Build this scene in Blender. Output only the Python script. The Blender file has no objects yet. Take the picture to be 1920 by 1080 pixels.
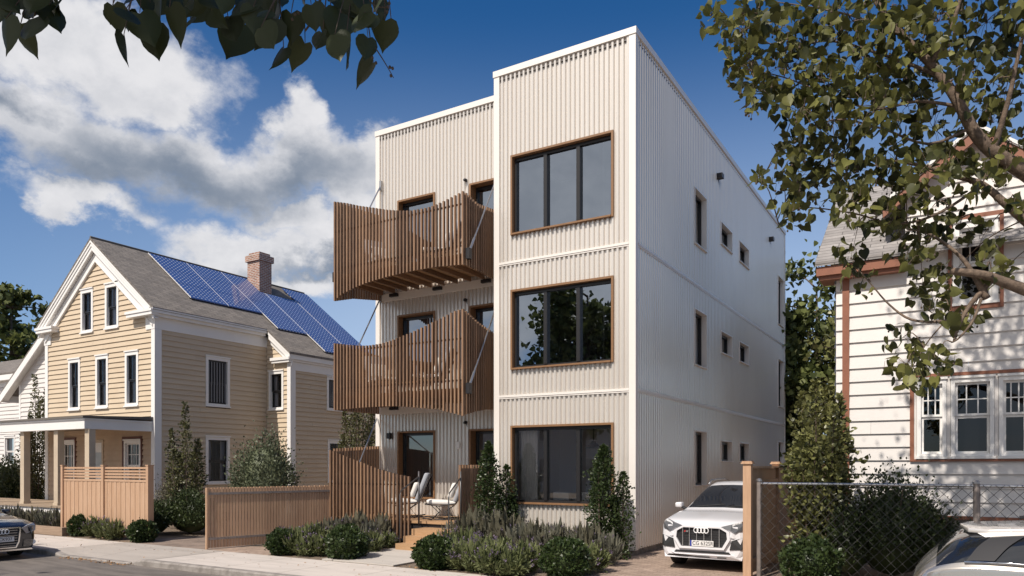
import bpy, math, random
import numpy as np
from mathutils import Vector, Matrix
R = math.radians
random.seed(7)
rng = np.random.default_rng(11)
scn = bpy.context.scene
col = scn.collection

# ------------------------------------------------------------------ camera
CX, YH, FPX, EYE = 960.0, 873.0, 1386.0, 2.0
YAW = math.atan((1793 - 960) / FPX)
CA, SA = math.cos(YAW), math.sin(YAW)
cam = bpy.data.cameras.new('camera')
cam.sensor_width = 36.0
cam.lens = 36.0 * FPX / 1920.0
cam.shift_y = (YH - 540.0) / 1920.0
cam.clip_start = 0.05
cam.clip_end = 3000
camo = bpy.data.objects.new('camera', cam)
col.objects.link(camo)
camo.location = (0, 0, EYE)
camo.rotation_euler = (R(90), 0, YAW)
scn.camera = camo

def ray(px, py):
    u = (px - CX) / FPX; v = (YH - py) / FPX
    return (-SA + u * CA, CA + u * SA, v)
def gY(px, py, Y):
    d = ray(px, py); t = Y / d[1]; return (d[0] * t, Y, EYE + d[2] * t)
def gX(px, py, X):
    d = ray(px, py); t = X / d[0]; return (X, d[1] * t, EYE + d[2] * t)
def gZ(px, py, z=0.0):
    d = ray(px, py); t = (z - EYE) / d[2]; return (d[0] * t, d[1] * t, z)
def gD(px, py, de):
    d = ray(px, py); return (d[0] * de, d[1] * de, EYE + d[2] * de)

# ------------------------------------------------------------------ light
SUN_EL, SUN_AZ = R(50), R(7)          # azimuth from -Y towards -X
sun_dir = Vector((-math.sin(SUN_AZ) * math.cos(SUN_EL), -math.cos(SUN_AZ) * math.cos(SUN_EL), math.sin(SUN_EL)))
sl = bpy.data.lights.new('sun', 'SUN'); sl.energy = 4.3; sl.angle = R(0.5); sl.color = (1.0, 0.925, 0.83)
so = bpy.data.objects.new('sun', sl); col.objects.link(so)
so.rotation_euler = sun_dir.to_track_quat('Z', 'Y').to_euler()

scn.view_settings.view_transform = 'Standard'
scn.view_settings.look = 'None'
scn.view_settings.exposure = 0.22
scn.view_settings.gamma = 1.0
scn.cycles.max_bounces = 8
scn.cycles.transparent_max_bounces = 16
scn.cycles.sample_clamp_indirect = 6.0
scn.cycles.use_denoising = True

# ------------------------------------------------------------------ world: Nishita sky and clouds placed by azimuth and elevation
world = bpy.data.worlds.new('World'); scn.world = world; world.use_nodes = True
nt = world.node_tree; nt.nodes.clear()
def N(tree, typ, **kw):
    n = tree.nodes.new(typ)
    for k, v in kw.items(): setattr(n, k, v)
    return n
def mth(tree, op, a, b=None, clamp=False):
    n = tree.nodes.new('ShaderNodeMath'); n.operation = op; n.use_clamp = clamp
    for i, s in enumerate((a, b)):
        if s is None: continue
        if isinstance(s, (int, float)): n.inputs[i].default_value = s
        else: tree.links.new(s, n.inputs[i])
    return n.outputs[0]
def smooth(tree, s, a, b):
    n = tree.nodes.new('ShaderNodeMapRange'); n.interpolation_type = 'SMOOTHSTEP'
    tree.links.new(s, n.inputs[0]); n.inputs[1].default_value = a; n.inputs[2].default_value = b
    return n.outputs[0]
sky = N(nt, 'ShaderNodeTexSky', sky_type='NISHITA', sun_disc=False)
sky.sun_elevation = SUN_EL
sky.sun_rotation = math.atan2(sun_dir.x, sun_dir.y)
sky.altitude = 300; sky.air_density = 1.0; sky.dust_density = 0.3; sky.ozone_density = 8.0
hsv = N(nt, 'ShaderNodeHueSaturation'); hsv.inputs['Saturation'].default_value = 1.2; hsv.inputs['Value'].default_value = 0.86
nt.links.new(sky.outputs[0], hsv.inputs['Color'])
tc = N(nt, 'ShaderNodeTexCoord'); sep = N(nt, 'ShaderNodeSeparateXYZ')
nt.links.new(tc.outputs['Generated'], sep.inputs[0])
az = mth(nt, 'ARCTAN2', sep.outputs[0], sep.outputs[1])
el = mth(nt, 'ARCSINE', sep.outputs[2])
# thin horizon haze of the air: pale towards the skyline
hza = N(nt, 'ShaderNodeMapRange'); nt.links.new(az, hza.inputs[0]); hza.inputs[1].default_value = -R(72); hza.inputs[2].default_value = -R(38); hza.inputs[3].default_value = .30; hza.inputs[4].default_value = .95
hzb = N(nt, 'ShaderNodeMapRange'); nt.links.new(mth(nt, 'ABSOLUTE', mth(nt, 'SUBTRACT', az, R(75))), hzb.inputs[0]); hzb.inputs[1].default_value = R(25); hzb.inputs[2].default_value = R(70); hzb.inputs[3].default_value = .45; hzb.inputs[4].default_value = 1.0
haz = N(nt, 'ShaderNodeMixRGB'); haz.inputs[2].default_value = (5.0, 5.9, 7.3, 1)
nt.links.new(mth(nt, 'MULTIPLY', mth(nt, 'MULTIPLY', smooth(nt, mth(nt, 'MULTIPLY', el, -1.0), -R(32.5), -R(4)), .76), mth(nt, 'MULTIPLY', hza.outputs[0], hzb.outputs[0])), haz.inputs[0]); nt.links.new(hsv.outputs[0], haz.inputs[1])
def azel(px, py):
    d = ray(px, py); return math.atan2(d[0], d[1]), math.atan2(d[2], math.hypot(d[0], d[1]))
def blob_max(blobs, az, el):
    out = None
    for (px, py, rx, ry) in blobs:
        a0, e0 = azel(px, py)
        a1, e1 = azel(px + rx, py); a2, e2 = azel(px, py - ry)
        ra = max(abs(a1 - a0), .01); re = max(abs(e2 - e0), .01)
        da = mth(nt, 'MULTIPLY', mth(nt, 'SUBTRACT', az, a0), 1 / ra)
        db = mth(nt, 'MULTIPLY', mth(nt, 'SUBTRACT', el, e0), 1 / re)
        r = mth(nt, 'SQRT', mth(nt, 'ADD', mth(nt, 'MULTIPLY', da, da), mth(nt, 'MULTIPLY', db, db)))
        b = mth(nt, 'SUBTRACT', 1.0, r)
        out = b if out is None else mth(nt, 'MAXIMUM', out, b)
    return out
def cloud_noise(scale, detail, off, rough=.6, dist=0.0):
    mp = N(nt, 'ShaderNodeMapping'); mp.inputs['Location'].default_value = off; mp.inputs['Scale'].default_value = (1, 1, 1.35)
    nt.links.new(tc.outputs['Generated'], mp.inputs[0])
    n = N(nt, 'ShaderNodeTexNoise'); n.inputs['Scale'].default_value = scale; n.inputs['Detail'].default_value = detail
    n.inputs['Roughness'].default_value = rough; n.inputs['Distortion'].default_value = dist
    nt.links.new(mp.outputs[0], n.inputs['Vector']); return n.outputs[0]
CLOUDS = [(40, 30, 260, 150), (170, 120, 220, 140), (20, 220, 230, 110), (262, 170, 95, 85), (230, 290, 240, 95), (390, 300, 250, 95),
          (540, 295, 190, 85), (620, 310, 110, 70), (530, 222, 74, 66), (190, 372, 170, 50), (120, 378, 80, 44), (705, 290, 70, 80), (660, 345, 90, 65),
          (440, 330, 34, 24), (430, 450, 140, 70), (590, 450, 180, 80), (520, 395, 130, 45), (730, 420, 140, 80), (540, 520, 150, 50), (-150, 120, 220, 220), (-120, 330, 140, 50), ]
wa, wb = cloud_noise(4.5, 9, (7.1, 2.2, 5.4), .62), cloud_noise(5.0, 9, (1.9, 8.3, 3.3), .62)
azw = mth(nt, 'ADD', az, mth(nt, 'MULTIPLY', mth(nt, 'SUBTRACT', wa, .5), .27)); elw = mth(nt, 'ADD', el, mth(nt, 'MULTIPLY', mth(nt, 'SUBTRACT', wb, .5), .19))
base = blob_max(CLOUDS, azw, elw)
# unseen bright cloud added outside the view to lift ambient light on shaded walls
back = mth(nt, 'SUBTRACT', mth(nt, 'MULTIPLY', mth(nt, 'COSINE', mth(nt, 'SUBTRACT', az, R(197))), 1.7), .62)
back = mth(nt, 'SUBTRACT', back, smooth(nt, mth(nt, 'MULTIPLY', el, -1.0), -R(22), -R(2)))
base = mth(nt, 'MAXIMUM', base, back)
n1 = cloud_noise(5.5, 13, (3.1, 1.7, 0.4), .60, .15)
n1b = cloud_noise(22.0, 8, (0.7, 4.2, 1.9), .6, .1)
nz = mth(nt, 'ADD', mth(nt, 'MULTIPLY', mth(nt, 'SUBTRACT', n1, 0.5), 1.6), mth(nt, 'MULTIPLY', mth(nt, 'SUBTRACT', n1b, 0.5), .55))
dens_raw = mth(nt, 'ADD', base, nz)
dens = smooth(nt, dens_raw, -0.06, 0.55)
DARK = [(350, 318, 220, 55), (230, 325, 150, 40), (540, 325, 160, 50), (40, 200, 70, 34), (600, 492, 140, 18)]
dark = blob_max(DARK, azw, elw)
n2 = cloud_noise(5.0, 6, (0.3, 5.7, 2.4), .5)
sh = smooth(nt, mth(nt, 'ADD', dark, mth(nt, 'MULTIPLY', mth(nt, 'SUBTRACT', n2, 0.5), 1.0)), -.75, 1.0)
puff = smooth(nt, mth(nt, 'ADD', mth(nt, 'MULTIPLY', n1b, .6), mth(nt, 'MULTIPLY', n1, .4)), .36, .62)
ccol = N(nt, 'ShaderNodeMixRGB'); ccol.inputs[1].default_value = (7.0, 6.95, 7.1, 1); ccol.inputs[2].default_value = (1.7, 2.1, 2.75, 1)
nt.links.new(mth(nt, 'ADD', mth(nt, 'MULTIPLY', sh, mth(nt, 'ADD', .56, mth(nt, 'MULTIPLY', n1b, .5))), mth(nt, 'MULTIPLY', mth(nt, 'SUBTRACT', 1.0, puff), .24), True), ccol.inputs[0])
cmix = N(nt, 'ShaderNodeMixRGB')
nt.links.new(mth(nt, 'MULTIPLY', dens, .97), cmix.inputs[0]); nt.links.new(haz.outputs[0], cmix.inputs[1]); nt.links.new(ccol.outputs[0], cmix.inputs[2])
bg = N(nt, 'ShaderNodeBackground'); bg.inputs[1].default_value = 0.10
wo = N(nt, 'ShaderNodeOutputWorld')
nt.links.new(cmix.outputs[0], bg.inputs[0]); nt.links.new(bg.outputs[0], wo.inputs[0])

# ------------------------------------------------------------------ tagging helpers
def tag(o, label=None, cat=None, group=None, kind=None):
    if label: o['label'] = label
    if cat: o['category'] = cat
    if group: o['group'] = group
    if kind: o['kind'] = kind
    return o
def thing(name, loc, label, cat, group=None, rz=0.0):
    o = bpy.data.objects.new(name, None); col.objects.link(o)
    o.empty_display_size = .2
    o.location = loc; o.rotation_euler = (0, 0, rz)
    o['_w'] = 1
    del o['_w']
    return tag(o, label, cat, group)
def adopt(o, parent):
    if parent is None: return
    o.parent = parent
    m = Matrix.Identity(4)
    chain = []
    p = parent
    while p is not None: chain.append(p); p = p.parent
    for q in reversed(chain):
        m = m @ q.matrix_parent_inverse @ q.matrix_basis
    o.matrix_parent_inverse = m.inverted()
def copy_tree(o, parent=None):
    c = o.copy(); col.objects.link(c)
    if parent is not None:
        c.parent = parent; c.matrix_parent_inverse = o.matrix_parent_inverse.copy()
    for ch in list(o.children): copy_tree(ch, c)
    return c

# ------------------------------------------------------------------ mesh builder (world coordinates, metre UVs)
class MB:
    def __init__(s): s.v = []; s.f = []
    def face(s, pts):
        i = len(s.v); s.v += [tuple(p) for p in pts]; s.f.append(tuple(range(i, i + len(pts))))
    def box(s, x0, x1, y0, y1, z0, z1):
        if x0 > x1: x0, x1 = x1, x0
        if y0 > y1: y0, y1 = y1, y0
        if z0 > z1: z0, z1 = z1, z0
        i = len(s.v)
        s.v += [(x0, y0, z0), (x1, y0, z0), (x1, y1, z0), (x0, y1, z0), (x0, y0, z1), (x1, y0, z1), (x1, y1, z1), (x0, y1, z1)]
        for f in ((0, 3, 2, 1), (4, 5, 6, 7), (0, 1, 5, 4), (1, 2, 6, 5), (2, 3, 7, 6), (3, 0, 4, 7)): s.f.append(tuple(i + k for k in f))
        return s
    def hexa(s, p):      # 8 points ordered like box
        i = len(s.v); s.v += [tuple(q) for q in p]
        for f in ((0, 3, 2, 1), (4, 5, 6, 7), (0, 1, 5, 4), (1, 2, 6, 5), (2, 3, 7, 6), (3, 0, 4, 7)): s.f.append(tuple(i + k for k in f))
        return s
    def prism(s, poly, off):     # polygon of 3D points extruded by vector off
        n = len(poly); i = len(s.v)
        s.v += [tuple(p) for p in poly] + [(p[0] + off[0], p[1] + off[1], p[2] + off[2]) for p in poly]
        s.f.append(tuple(range(i, i + n))); s.f.append(tuple(reversed(range(i + n, i + 2 * n))))
        for k in range(n):
            l = (k + 1) % n; s.f.append((i + l, i + k, i + n + k, i + n + l))
        return s
    def tube(s, pts, r, n=6, cap=True):
        pts = [Vector(p) for p in pts]
        rs = r if isinstance(r, (list, tuple)) else [r] * len(pts)
        i = len(s.v); up = Vector((0.13, 0.2, 1)).normalized()
        for k, p in enumerate(pts):
            t = (pts[min(k + 1, len(pts) - 1)] - pts[max(k - 1, 0)])
            if t.length < 1e-9: t = Vector((0, 0, 1))
            t.normalize()
            a = t.cross(up)
            if a.length < 1e-3: a = t.cross(Vector((1, 0, 0)))
            a.normalize(); b = t.cross(a)
            for m in range(n):
                an = 2 * math.pi * (m + .5) / n
                s.v.append(tuple(p + (a * math.cos(an) + b * math.sin(an)) * rs[k]))
        for k in range(len(pts) - 1):
            for m in range(n):
                l = (m + 1) % n
                s.f.append((i + k * n + m, i + k * n + l, i + (k + 1) * n + l, i + (k + 1) * n + m))
        if cap:
            s.f.append(tuple(i + m for m in reversed(range(n)))); e = i + (len(pts) - 1) * n
            s.f.append(tuple(e + m for m in range(n)))
        return s
    def disc_cyl(s, c, axis, r, h, n=24, r2=None):
        c = Vector(c); ax = Vector(axis).normalized()
        return s.tube([c, c + ax * h], [r, r if r2 is None else r2], n)
    def build(s, name, mat, parent=None, smooth=False, uv=True):
        me = bpy.data.meshes.new(name); me.from_pydata(s.v, [], s.f); me.update()
        me.materials.append(mat)
        if uv:
            ul = me.uv_layers.new(name='uv')
            dat = np.zeros(len(me.loops) * 2)
            for p in me.polygons:
                n = p.normal
                if abs(n.z) > .97: ax = Vector((1, 0, 0)); bx = Vector((0, 1, 0))
                else:
                    ax = Vector((-n.y, n.x, 0)).normalized(); bx = n.cross(ax)
                for li in p.loop_indices:
                    co = me.vertices[me.loops[li].vertex_index].co
                    dat[2 * li] = co.dot(ax); dat[2 * li + 1] = co.dot(bx)
            ul.data.foreach_set('uv', dat)
        if smooth: me.polygons.foreach_set('use_smooth', [True] * len(me.polygons))
        o = bpy.data.objects.new(name, me); col.objects.link(o); adopt(o, parent)
        return o

class Wall:
    """local (a, d, z) frame on a vertical wall: 'F' faces -Y at Y=c, 'S' faces +X at X=c, 'L' faces -X, 'B' faces +Y"""
    def __init__(s, kind, c): s.k = kind; s.c = c
    def p(s, a, d, z):
        if s.k == 'F': return (a, s.c - d, z)
        if s.k == 'S': return (s.c + d, a, z)
        if s.k == 'L': return (s.c - d, a, z)
        return (a, s.c + d, z)
    def box(s, mb, a0, a1, d0, d1, z0, z1):
        p, q = s.p(a0, d0, z0), s.p(a1, d1, z1); mb.box(p[0], q[0], p[1], q[1], p[2], q[2])
    def quad(s, mb, pts):
        ps = [s.p(*q) for q in pts]
        if s.k in ('L', 'B'): ps = ps[::-1]
        mb.face(ps)

def intervals(z0, z1, cuts):
    out = [(z0, z1)]
    for c0, c1 in cuts:
        nx = []
        for a, b in out:
            if c1 <= a or c0 >= b: nx.append((a, b)); continue
            if c0 > a: nx.append((a, c0))
            if c1 < b: nx.append((c1, b))
        out = nx
    return out
def corrugated(mb, w, a0, a1, z0, z1, holes=(), pitch=.12, depth=.042):
    """profiled metal sheet: crest, flank, valley, flank, cut round the openings"""
    br = set([round(a0, 4), round(a1, 4)])
    for h in holes:
        for q in h[:2]:
            if a0 < q < a1: br.add(round(q, 4))
    prof = []
    a = a0
    seq = [(0, 0), (.30, 0), (.46, 1), (.84, 1), (1.0, 0)]
    n = int(round((a1 - a0) / pitch)); pt = (a1 - a0) / n
    for k in range(n):
        for f, d in seq[:-1]: prof.append((a0 + (k + f) * pt, -depth * (1 - d)))
    prof.append((a1, -depth))
    xs = [q[0] for q in prof]; ds = [q[1] for q in prof]
    def dep(x): return float(np.interp(x, xs, ds))
    for q in br: prof.append((q, dep(q)))
    prof = sorted(set((round(x, 4), round(d, 4)) for x, d in prof))
    for (x0, d0), (x1, d1) in zip(prof[:-1], prof[1:]):
        if x1 - x0 < 1e-4: continue
        m = (x0 + x1) / 2
        for (b, t) in intervals(z0, z1, [(h[2], h[3]) for h in holes if h[0] < m < h[1]]):
            w.quad(mb, [(x0, d0, b), (x1, d1, b), (x1, d1, t), (x0, d0, t)])
jr = random.Random(3)
def clapboard(mb, w, a0, a1, z0, z1, holes=(), pitch=.17, lap=.038, lim=None):
    """lapped boards; lim(z) -> (amin, amax) trims the courses of a gable"""
    n = max(1, int(round((z1 - z0) / pitch))); ph = (z1 - z0) / n
    for k in range(n):
        b = z0 + k * ph; t = b + ph; m = (b + t) / 2
        lo0, hi0, lo1, hi1 = a0, a1, a0, a1
        if lim:
            p = lim(b); q = lim(t)
            lo0, hi0, lo1, hi1 = max(a0, p[0]), min(a1, p[1]), max(a0, q[0]), min(a1, q[1])
            if hi0 - lo0 < .02: continue
            if hi1 < lo1: lo1 = hi1 = (lo1 + hi1) / 2
        runs = []
        for (s, e) in intervals(lo0, hi0, [(h[0], h[1]) for h in holes if h[2] < m < h[3]]):
            c = s + .6 + 3.4 * jr.random()
            while c < e - .5: runs.append((s, c - .003)); s = c; c += 2.4 + 1.8 * jr.random()
            runs.append((s, e))
        for (s, e) in runs:
            s1 = lo1 if s == lo0 else s; e1 = hi1 if e == hi0 else e
            if e1 < s1: s1 = e1 = (s1 + e1) / 2
            w.quad(mb, [(s, lap, b), (e, lap, b), (e1, .003, t), (s1, .003, t)])
            w.quad(mb, [(s, -.01, b), (e, -.01, b), (e, lap, b), (s, lap, b)])

# ------------------------------------------------------------------ materials
MATS = {}
def mat(name, base, rough=.6, metal=0.0, spec=.5, var=0.0, vscale=4.0, bump=0.0, bscale=30.0, island=0.0, coat=0.0, stretch=None, col2=None):
    m = bpy.data.materials.new(name); m.use_nodes = True; t = m.node_tree
    b = t.nodes['Principled BSDF']
    b.inputs['Base Color'].default_value = (*base, 1); b.inputs['Roughness'].default_value = rough
    b.inputs['Metallic'].default_value = metal; b.inputs['Specular IOR Level'].default_value = spec
    b.inputs['Coat Weight'].default_value = coat; b.inputs['Coat Roughness'].default_value = .03
    c = None
    def coords(sc):
        g = t.nodes.new('ShaderNodeTexCoord'); mp = t.nodes.new('ShaderNodeMapping')
        mp.inputs['Scale'].default_value = stretch or (1, 1, 1)
        t.links.new(g.outputs['UV' if stretch else 'Object'], mp.inputs[0])
        n = t.nodes.new('ShaderNodeTexNoise'); n.inputs['Scale'].default_value = sc; n.inputs['Detail'].default_value = 7; n.inputs['Roughness'].default_value = .62
        t.links.new(mp.outputs[0], n.inputs['Vector']); return n.outputs[0]
    if var > 0 or island > 0:
        mix = t.nodes.new('ShaderNodeMixRGB')
        d = col2 or tuple(x * .45 for x in base)
        mix.inputs[1].default_value = (*base, 1); mix.inputs[2].default_value = (*d, 1)
        f = None
        if var > 0:
            f = mth(t, 'MULTIPLY', smooth(t, coords(vscale), .35, .7), var)
        if island > 0:
            gm = t.nodes.new('ShaderNodeNewGeometry')
            q = mth(t, 'MULTIPLY', gm.outputs['Random Per Island'], island)
            f = q if f is None else mth(t, 'ADD', f, q, True)
        t.links.new(f, mix.inputs[0]); t.links.new(mix.outputs[0], b.inputs['Base Color'])
    if bump > 0:
        bp = t.nodes.new('ShaderNodeBump'); bp.inputs['Strength'].default_value = bump; bp.inputs['Distance'].default_value = .01
        t.links.new(coords(bscale), bp.inputs['Height']); t.links.new(bp.outputs[0], b.inputs['Normal'])
    MATS[name] = m
    return m
def leafmat(name, dark, light, rough=.45, trans=.25, spec=.4, skew=1):
    m = bpy.data.materials.new(name); m.use_nodes = True; t = m.node_tree
    b = t.nodes['Principled BSDF']; out = t.nodes['Material Output']
    gm = t.nodes.new('ShaderNodeNewGeometry')
    g = t.nodes.new('ShaderNodeTexCoord'); n = t.nodes.new('ShaderNodeTexNoise'); n.inputs['Scale'].default_value = 1.7
    t.links.new(g.outputs['Object'], n.inputs['Vector'])
    f = mth(t, 'ADD', mth(t, 'MULTIPLY', gm.outputs['Random Per Island'], .7), mth(t, 'MULTIPLY', smooth(t, n.outputs[0], .35, .65), .3), True)
    if skew != 1: f = mth(t, 'POWER', f, skew)
    mix = t.nodes.new('ShaderNodeMixRGB'); mix.inputs[1].default_value = (*dark, 1); mix.inputs[2].default_value = (*light, 1)
    t.links.new(f, mix.inputs[0]); t.links.new(mix.outputs[0], b.inputs['Base Color'])
    b.inputs['Roughness'].default_value = rough; b.inputs['Specular IOR Level'].default_value = spec
    tr = t.nodes.new('ShaderNodeBsdfTranslucent'); t.links.new(mix.outputs[0], tr.inputs[0])
    ms = t.nodes.new('ShaderNodeMixShader'); ms.inputs[0].default_value = trans
    t.links.new(b.outputs[0], ms.inputs[1]); t.links.new(tr.outputs[0], ms.inputs[2]); t.links.new(ms.outputs[0], out.inputs[0])
    MATS[name] = m; return m
def glassmat(name, tint, ior, minr=0.0, rough=0.0, reflect_col=(1, 1, 1)):
    m = bpy.data.materials.new(name); m.use_nodes = True; t = m.node_tree; t.nodes.clear()
    out = t.nodes.new('ShaderNodeOutputMaterial'); tr = t.nodes.new('ShaderNodeBsdfTransparent'); tr.inputs[0].default_value = (*tint, 1)
    gl = t.nodes.new('ShaderNodeBsdfGlossy'); gl.inputs['Roughness'].default_value = rough; gl.inputs[0].default_value = (*reflect_col, 1)
    fr = t.nodes.new('ShaderNodeFresnel'); fr.inputs[0].default_value = ior
    ms = t.nodes.new('ShaderNodeMixShader')
    t.links.new(mth(t, 'ADD', fr.outputs[0], minr, True), ms.inputs[0]); t.links.new(tr.outputs[0], ms.inputs[1]); t.links.new(gl.outputs[0], ms.inputs[2]); t.links.new(ms.outputs[0], out.inputs[0])
    MATS[name] = m; return m
def brickmat(name, c1, c2, mortar, bw, bh, msize=.012, rough=.85, off=.5, bump=.4, noise=.5, spec=.3):
    m = bpy.data.materials.new(name); m.use_nodes = True; t = m.node_tree; b = t.nodes['Principled BSDF']
    g = t.nodes.new('ShaderNodeTexCoord'); br = t.nodes.new('ShaderNodeTexBrick')
    br.offset = off
    br.inputs['Color1'].default_value = (*c1, 1); br.inputs['Color2'].default_value = (*c2, 1); br.inputs['Mortar'].default_value = (*mortar, 1)
    br.inputs['Scale'].default_value = 1.0; br.inputs['Brick Width'].default_value = bw; br.inputs['Row Height'].default_value = bh
    br.inputs['Mortar Size'].default_value = msize; br.inputs['Mortar Smooth'].default_value = .2; br.inputs['Bias'].default_value = 0
    t.links.new(g.outputs['UV'], br.inputs['Vector'])
    n = t.nodes.new('ShaderNodeTexNoise'); n.inputs['Scale'].default_value = 3.0; n.inputs['Detail'].default_value = 8; n.inputs['Roughness'].default_value = .7
    t.links.new(g.outputs['UV'], n.inputs['Vector'])
    mx = t.nodes.new('ShaderNodeMixRGB'); mx.blend_type = 'MULTIPLY'; mx.inputs[0].default_value = noise
    cr = t.nodes.new('ShaderNodeValToRGB'); cr.color_ramp.elements[0].position = .3; cr.color_ramp.elements[0].color = (.45, .45, .45, 1); cr.color_ramp.elements[1].position = .7; cr.color_ramp.elements[1].color = (1.15, 1.15, 1.15, 1)
    t.links.new(n.outputs[0], cr.inputs[0]); t.links.new(br.outputs[0], mx.inputs[1]); t.links.new(cr.outputs[0], mx.inputs[2]); t.links.new(mx.outputs[0], b.inputs['Base Color'])
    b.inputs['Roughness'].default_value = rough; b.inputs['Specular IOR Level'].default_value = spec
    bp = t.nodes.new('ShaderNodeBump'); bp.inputs['Strength'].default_value = bump; bp.inputs['Distance'].default_value = .01
    inv = mth(t, 'SUBTRACT', 1.0, br.outputs['Fac']); t.links.new(mth(t, 'ADD', inv, mth(t, 'MULTIPLY', n.outputs[0], .5)), bp.inputs['Height']); t.links.new(bp.outputs[0], b.inputs['Normal'])
    MATS[name] = m; return m

M = MATS
mat('clad', (.74, .69, .635), .27, .42, .5, var=.22, vscale=1.3, stretch=(2.2, .22, 1), col2=(.58, .53, .475))
mat('clad_trim', (.80, .75, .70), .4, .1, .5)
mat('wood_frame', (.30, .155, .07), .55, var=.7, vscale=3, stretch=(2, 30, 1), island=.2)
mat('slat_wood', (.32, .185, .105), .6, var=.45, vscale=2.5, stretch=(14, 1.2, 1), island=.75, col2=(.13, .072, .042), bump=.15, bscale=30)
mat('step_wood', (.47, .295, .165), .5, var=.4, vscale=2.0, stretch=(2, 20, 1), island=.3, col2=(.3, .17, .08))
mat('fence_wood', (.56, .36, .225), .7, var=.45, vscale=2.2, stretch=(12, 1, 1), island=.45, col2=(.36, .215, .13), bump=.15, bscale=20)
mat('cedar', (.51, .335, .22), .65, var=.5, vscale=2.4, stretch=(10, 1, 1), island=.35, col2=(.40, .23, .13), bump=.15, bscale=20)
mat('dark_frame', (.018, .017, .018), .35)
mat('dark_steel', (.035, .033, .036), .45, .4)
mat('steel', (.48, .47, .47), .35, .9)
mat('galv', (.30, .255, .23), .55, .4, var=.5, vscale=12)
mat('mesh_wire', (.045, .042, .042), .5, .5)
mat('rail_metal', (.10, .095, .095), .4, .5)
mat('interior_wall', (.80, .77, .74), .8)
mat('interior_floor', (.42, .31, .22), .5)
mat('white_paint', (.80, .775, .745), .45, var=.18, vscale=2, col2=(.66, .63, .6))
mat('white_lap', (.70, .66, .625), .5, var=.25, vscale=1.5, island=.14, col2=(.60, .565, .54), bump=.1, bscale=25)
mat('beige_lap', (.585, .475, .345), .6, var=.3, vscale=1.3, island=.16, col2=(.48, .365, .25), bump=.12, bscale=25)
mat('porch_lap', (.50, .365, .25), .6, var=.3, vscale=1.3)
mat('brown_trim', (.27, .105, .06), .5, var=.3, vscale=4)
mat('maroon_trim', (.11, .035, .022), .5)
mat('tan_post', (.52, .42, .31), .55, var=.2, vscale=3)
mat('roof_edge', (.13, .115, .10), .8)
brickmat('shingle', (.25, .22, .195), (.185, .165, .15), (.10, .09, .08), .36, .14, .008, .9, .5, .5, .6)
brickmat('shingle_grey', (.36, .335, .32), (.27, .25, .24), (.14, .13, .125), .62, .165, .010, .9, .4, .5, .5)
brickmat('brick', (.42, .19, .12), (.27, .12, .08), (.55, .50, .45), .21, .072, .013, .85, .5, .5, .6)
brickmat('paver', (.42, .315, .25), (.33, .245, .195), (.22, .165, .13), .22, .11, .006, .85, .5, .4, .6)
mat('asphalt', (.165, .142, .124), .85, var=.85, vscale=1.6, stretch=(.5, 3.2, 1), col2=(.085, .073, .064), bump=.9, bscale=7)
mat('kerb_stone', (.30, .27, .245), .85, var=.8, vscale=5, bump=.5, bscale=30, col2=(.15, .13, .115))
mat('soil', (.20, .15, .11), .95, var=.8, vscale=8, bump=.9, bscale=30)
mat('drive', (.26, .195, .155), .9, var=.7, vscale=2.2, bump=.6, bscale=50)
mat('leaf_litter', (.38, .20, .08), .8, island=.8)
mat('old_timber', (.33, .235, .165), .8, var=.6, vscale=2.5, stretch=(1, 14, 1), col2=(.2, .135, .09))
mat('porch_board', (.36, .27, .19), .7, island=.4)
mat('lattice', (.22, .11, .06), .8)
mat('bark', (.16, .12, .09), .85, var=.8, vscale=9, bump=.8, bscale=22, col2=(.06, .045, .035))
mat('bark_light', (.19, .135, .095), .85, var=.9, vscale=16, bump=.9, bscale=45, col2=(.07, .048, .034))
mat('twig', (.085, .06, .042), .8)
leafmat('linden', (.013, .019, .005), (.25, .245, .068), .45, .32, .3, 1.45)
leafmat('tree_green', (.035, .05, .014), (.19, .21, .065), .5, .3, .3)
leafmat('linden_near', (.022, .03, .009), (.05, .062, .018), .5, .12)
leafmat('box', (.016, .030, .010), (.060, .085, .026), .38, .15)
leafmat('hedge', (.018, .028, .010), (.06, .08, .026), .45, .15)
leafmat('ivy', (.045, .05, .016), (.25, .25, .09), .35, .2)
leafmat('column_leaf', (.045, .05, .02), (.15, .145, .06), .42, .2)
leafmat('olive', (.05, .065, .036), (.17, .19, .11), .5, .2)
leafmat('lav_green', (.07, .088, .032), (.21, .225, .095), .6, .2)
leafmat('lav_grey', (.085, .085, .062), (.22, .21, .155), .6, .2)
leafmat('lav_flower', (.09, .065, .10), (.24, .185, .27), .7, .2)
leafmat('dusty', (.075, .072, .048), (.19, .172, .115), .6, .2)
glassmat('glass', (.92, .92, .93), 1.55, .13)
glassmat('glass_upper', (.30, .31, .33), 1.75, .28, reflect_col=(.80, .89, 1.0))
glassmat('house_glass', (.80, .80, .82), 1.42, .015)
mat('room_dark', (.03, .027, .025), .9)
mat('curtain_cloth', (.50, .50, .53), .9)
mat('blind', (.20, .20, .21), .6)
mat('white_fabric', (.72, .69, .65), .9, bump=.2, bscale=14)
mat('grey_fabric', (.33, .34, .37), .9, bump=.2, bscale=14)
mat('white_furniture', (.75, .73, .70), .4)
mat('car_white', (.72, .71, .73), .25, 0, .5, coat=1.0)
mat('car_silver', (.50, .46, .42), .22, .75, .5, coat=1.0)
mat('car_black', (.010, .012, .020), .15, .2, .5, coat=1.0)
mat('car_glass', (.012, .013, .016), .02, 0, 1.0)
mat('car_roof', (.68, .64, .60), .2, .2, .5, coat=1.0)
mat('car_pillar', (.045, .044, .046), .6, 0, .15)
mat('rubber', (.015, .014, .014), .8)
mat('plastic', (.02, .02, .021), .55)
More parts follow.
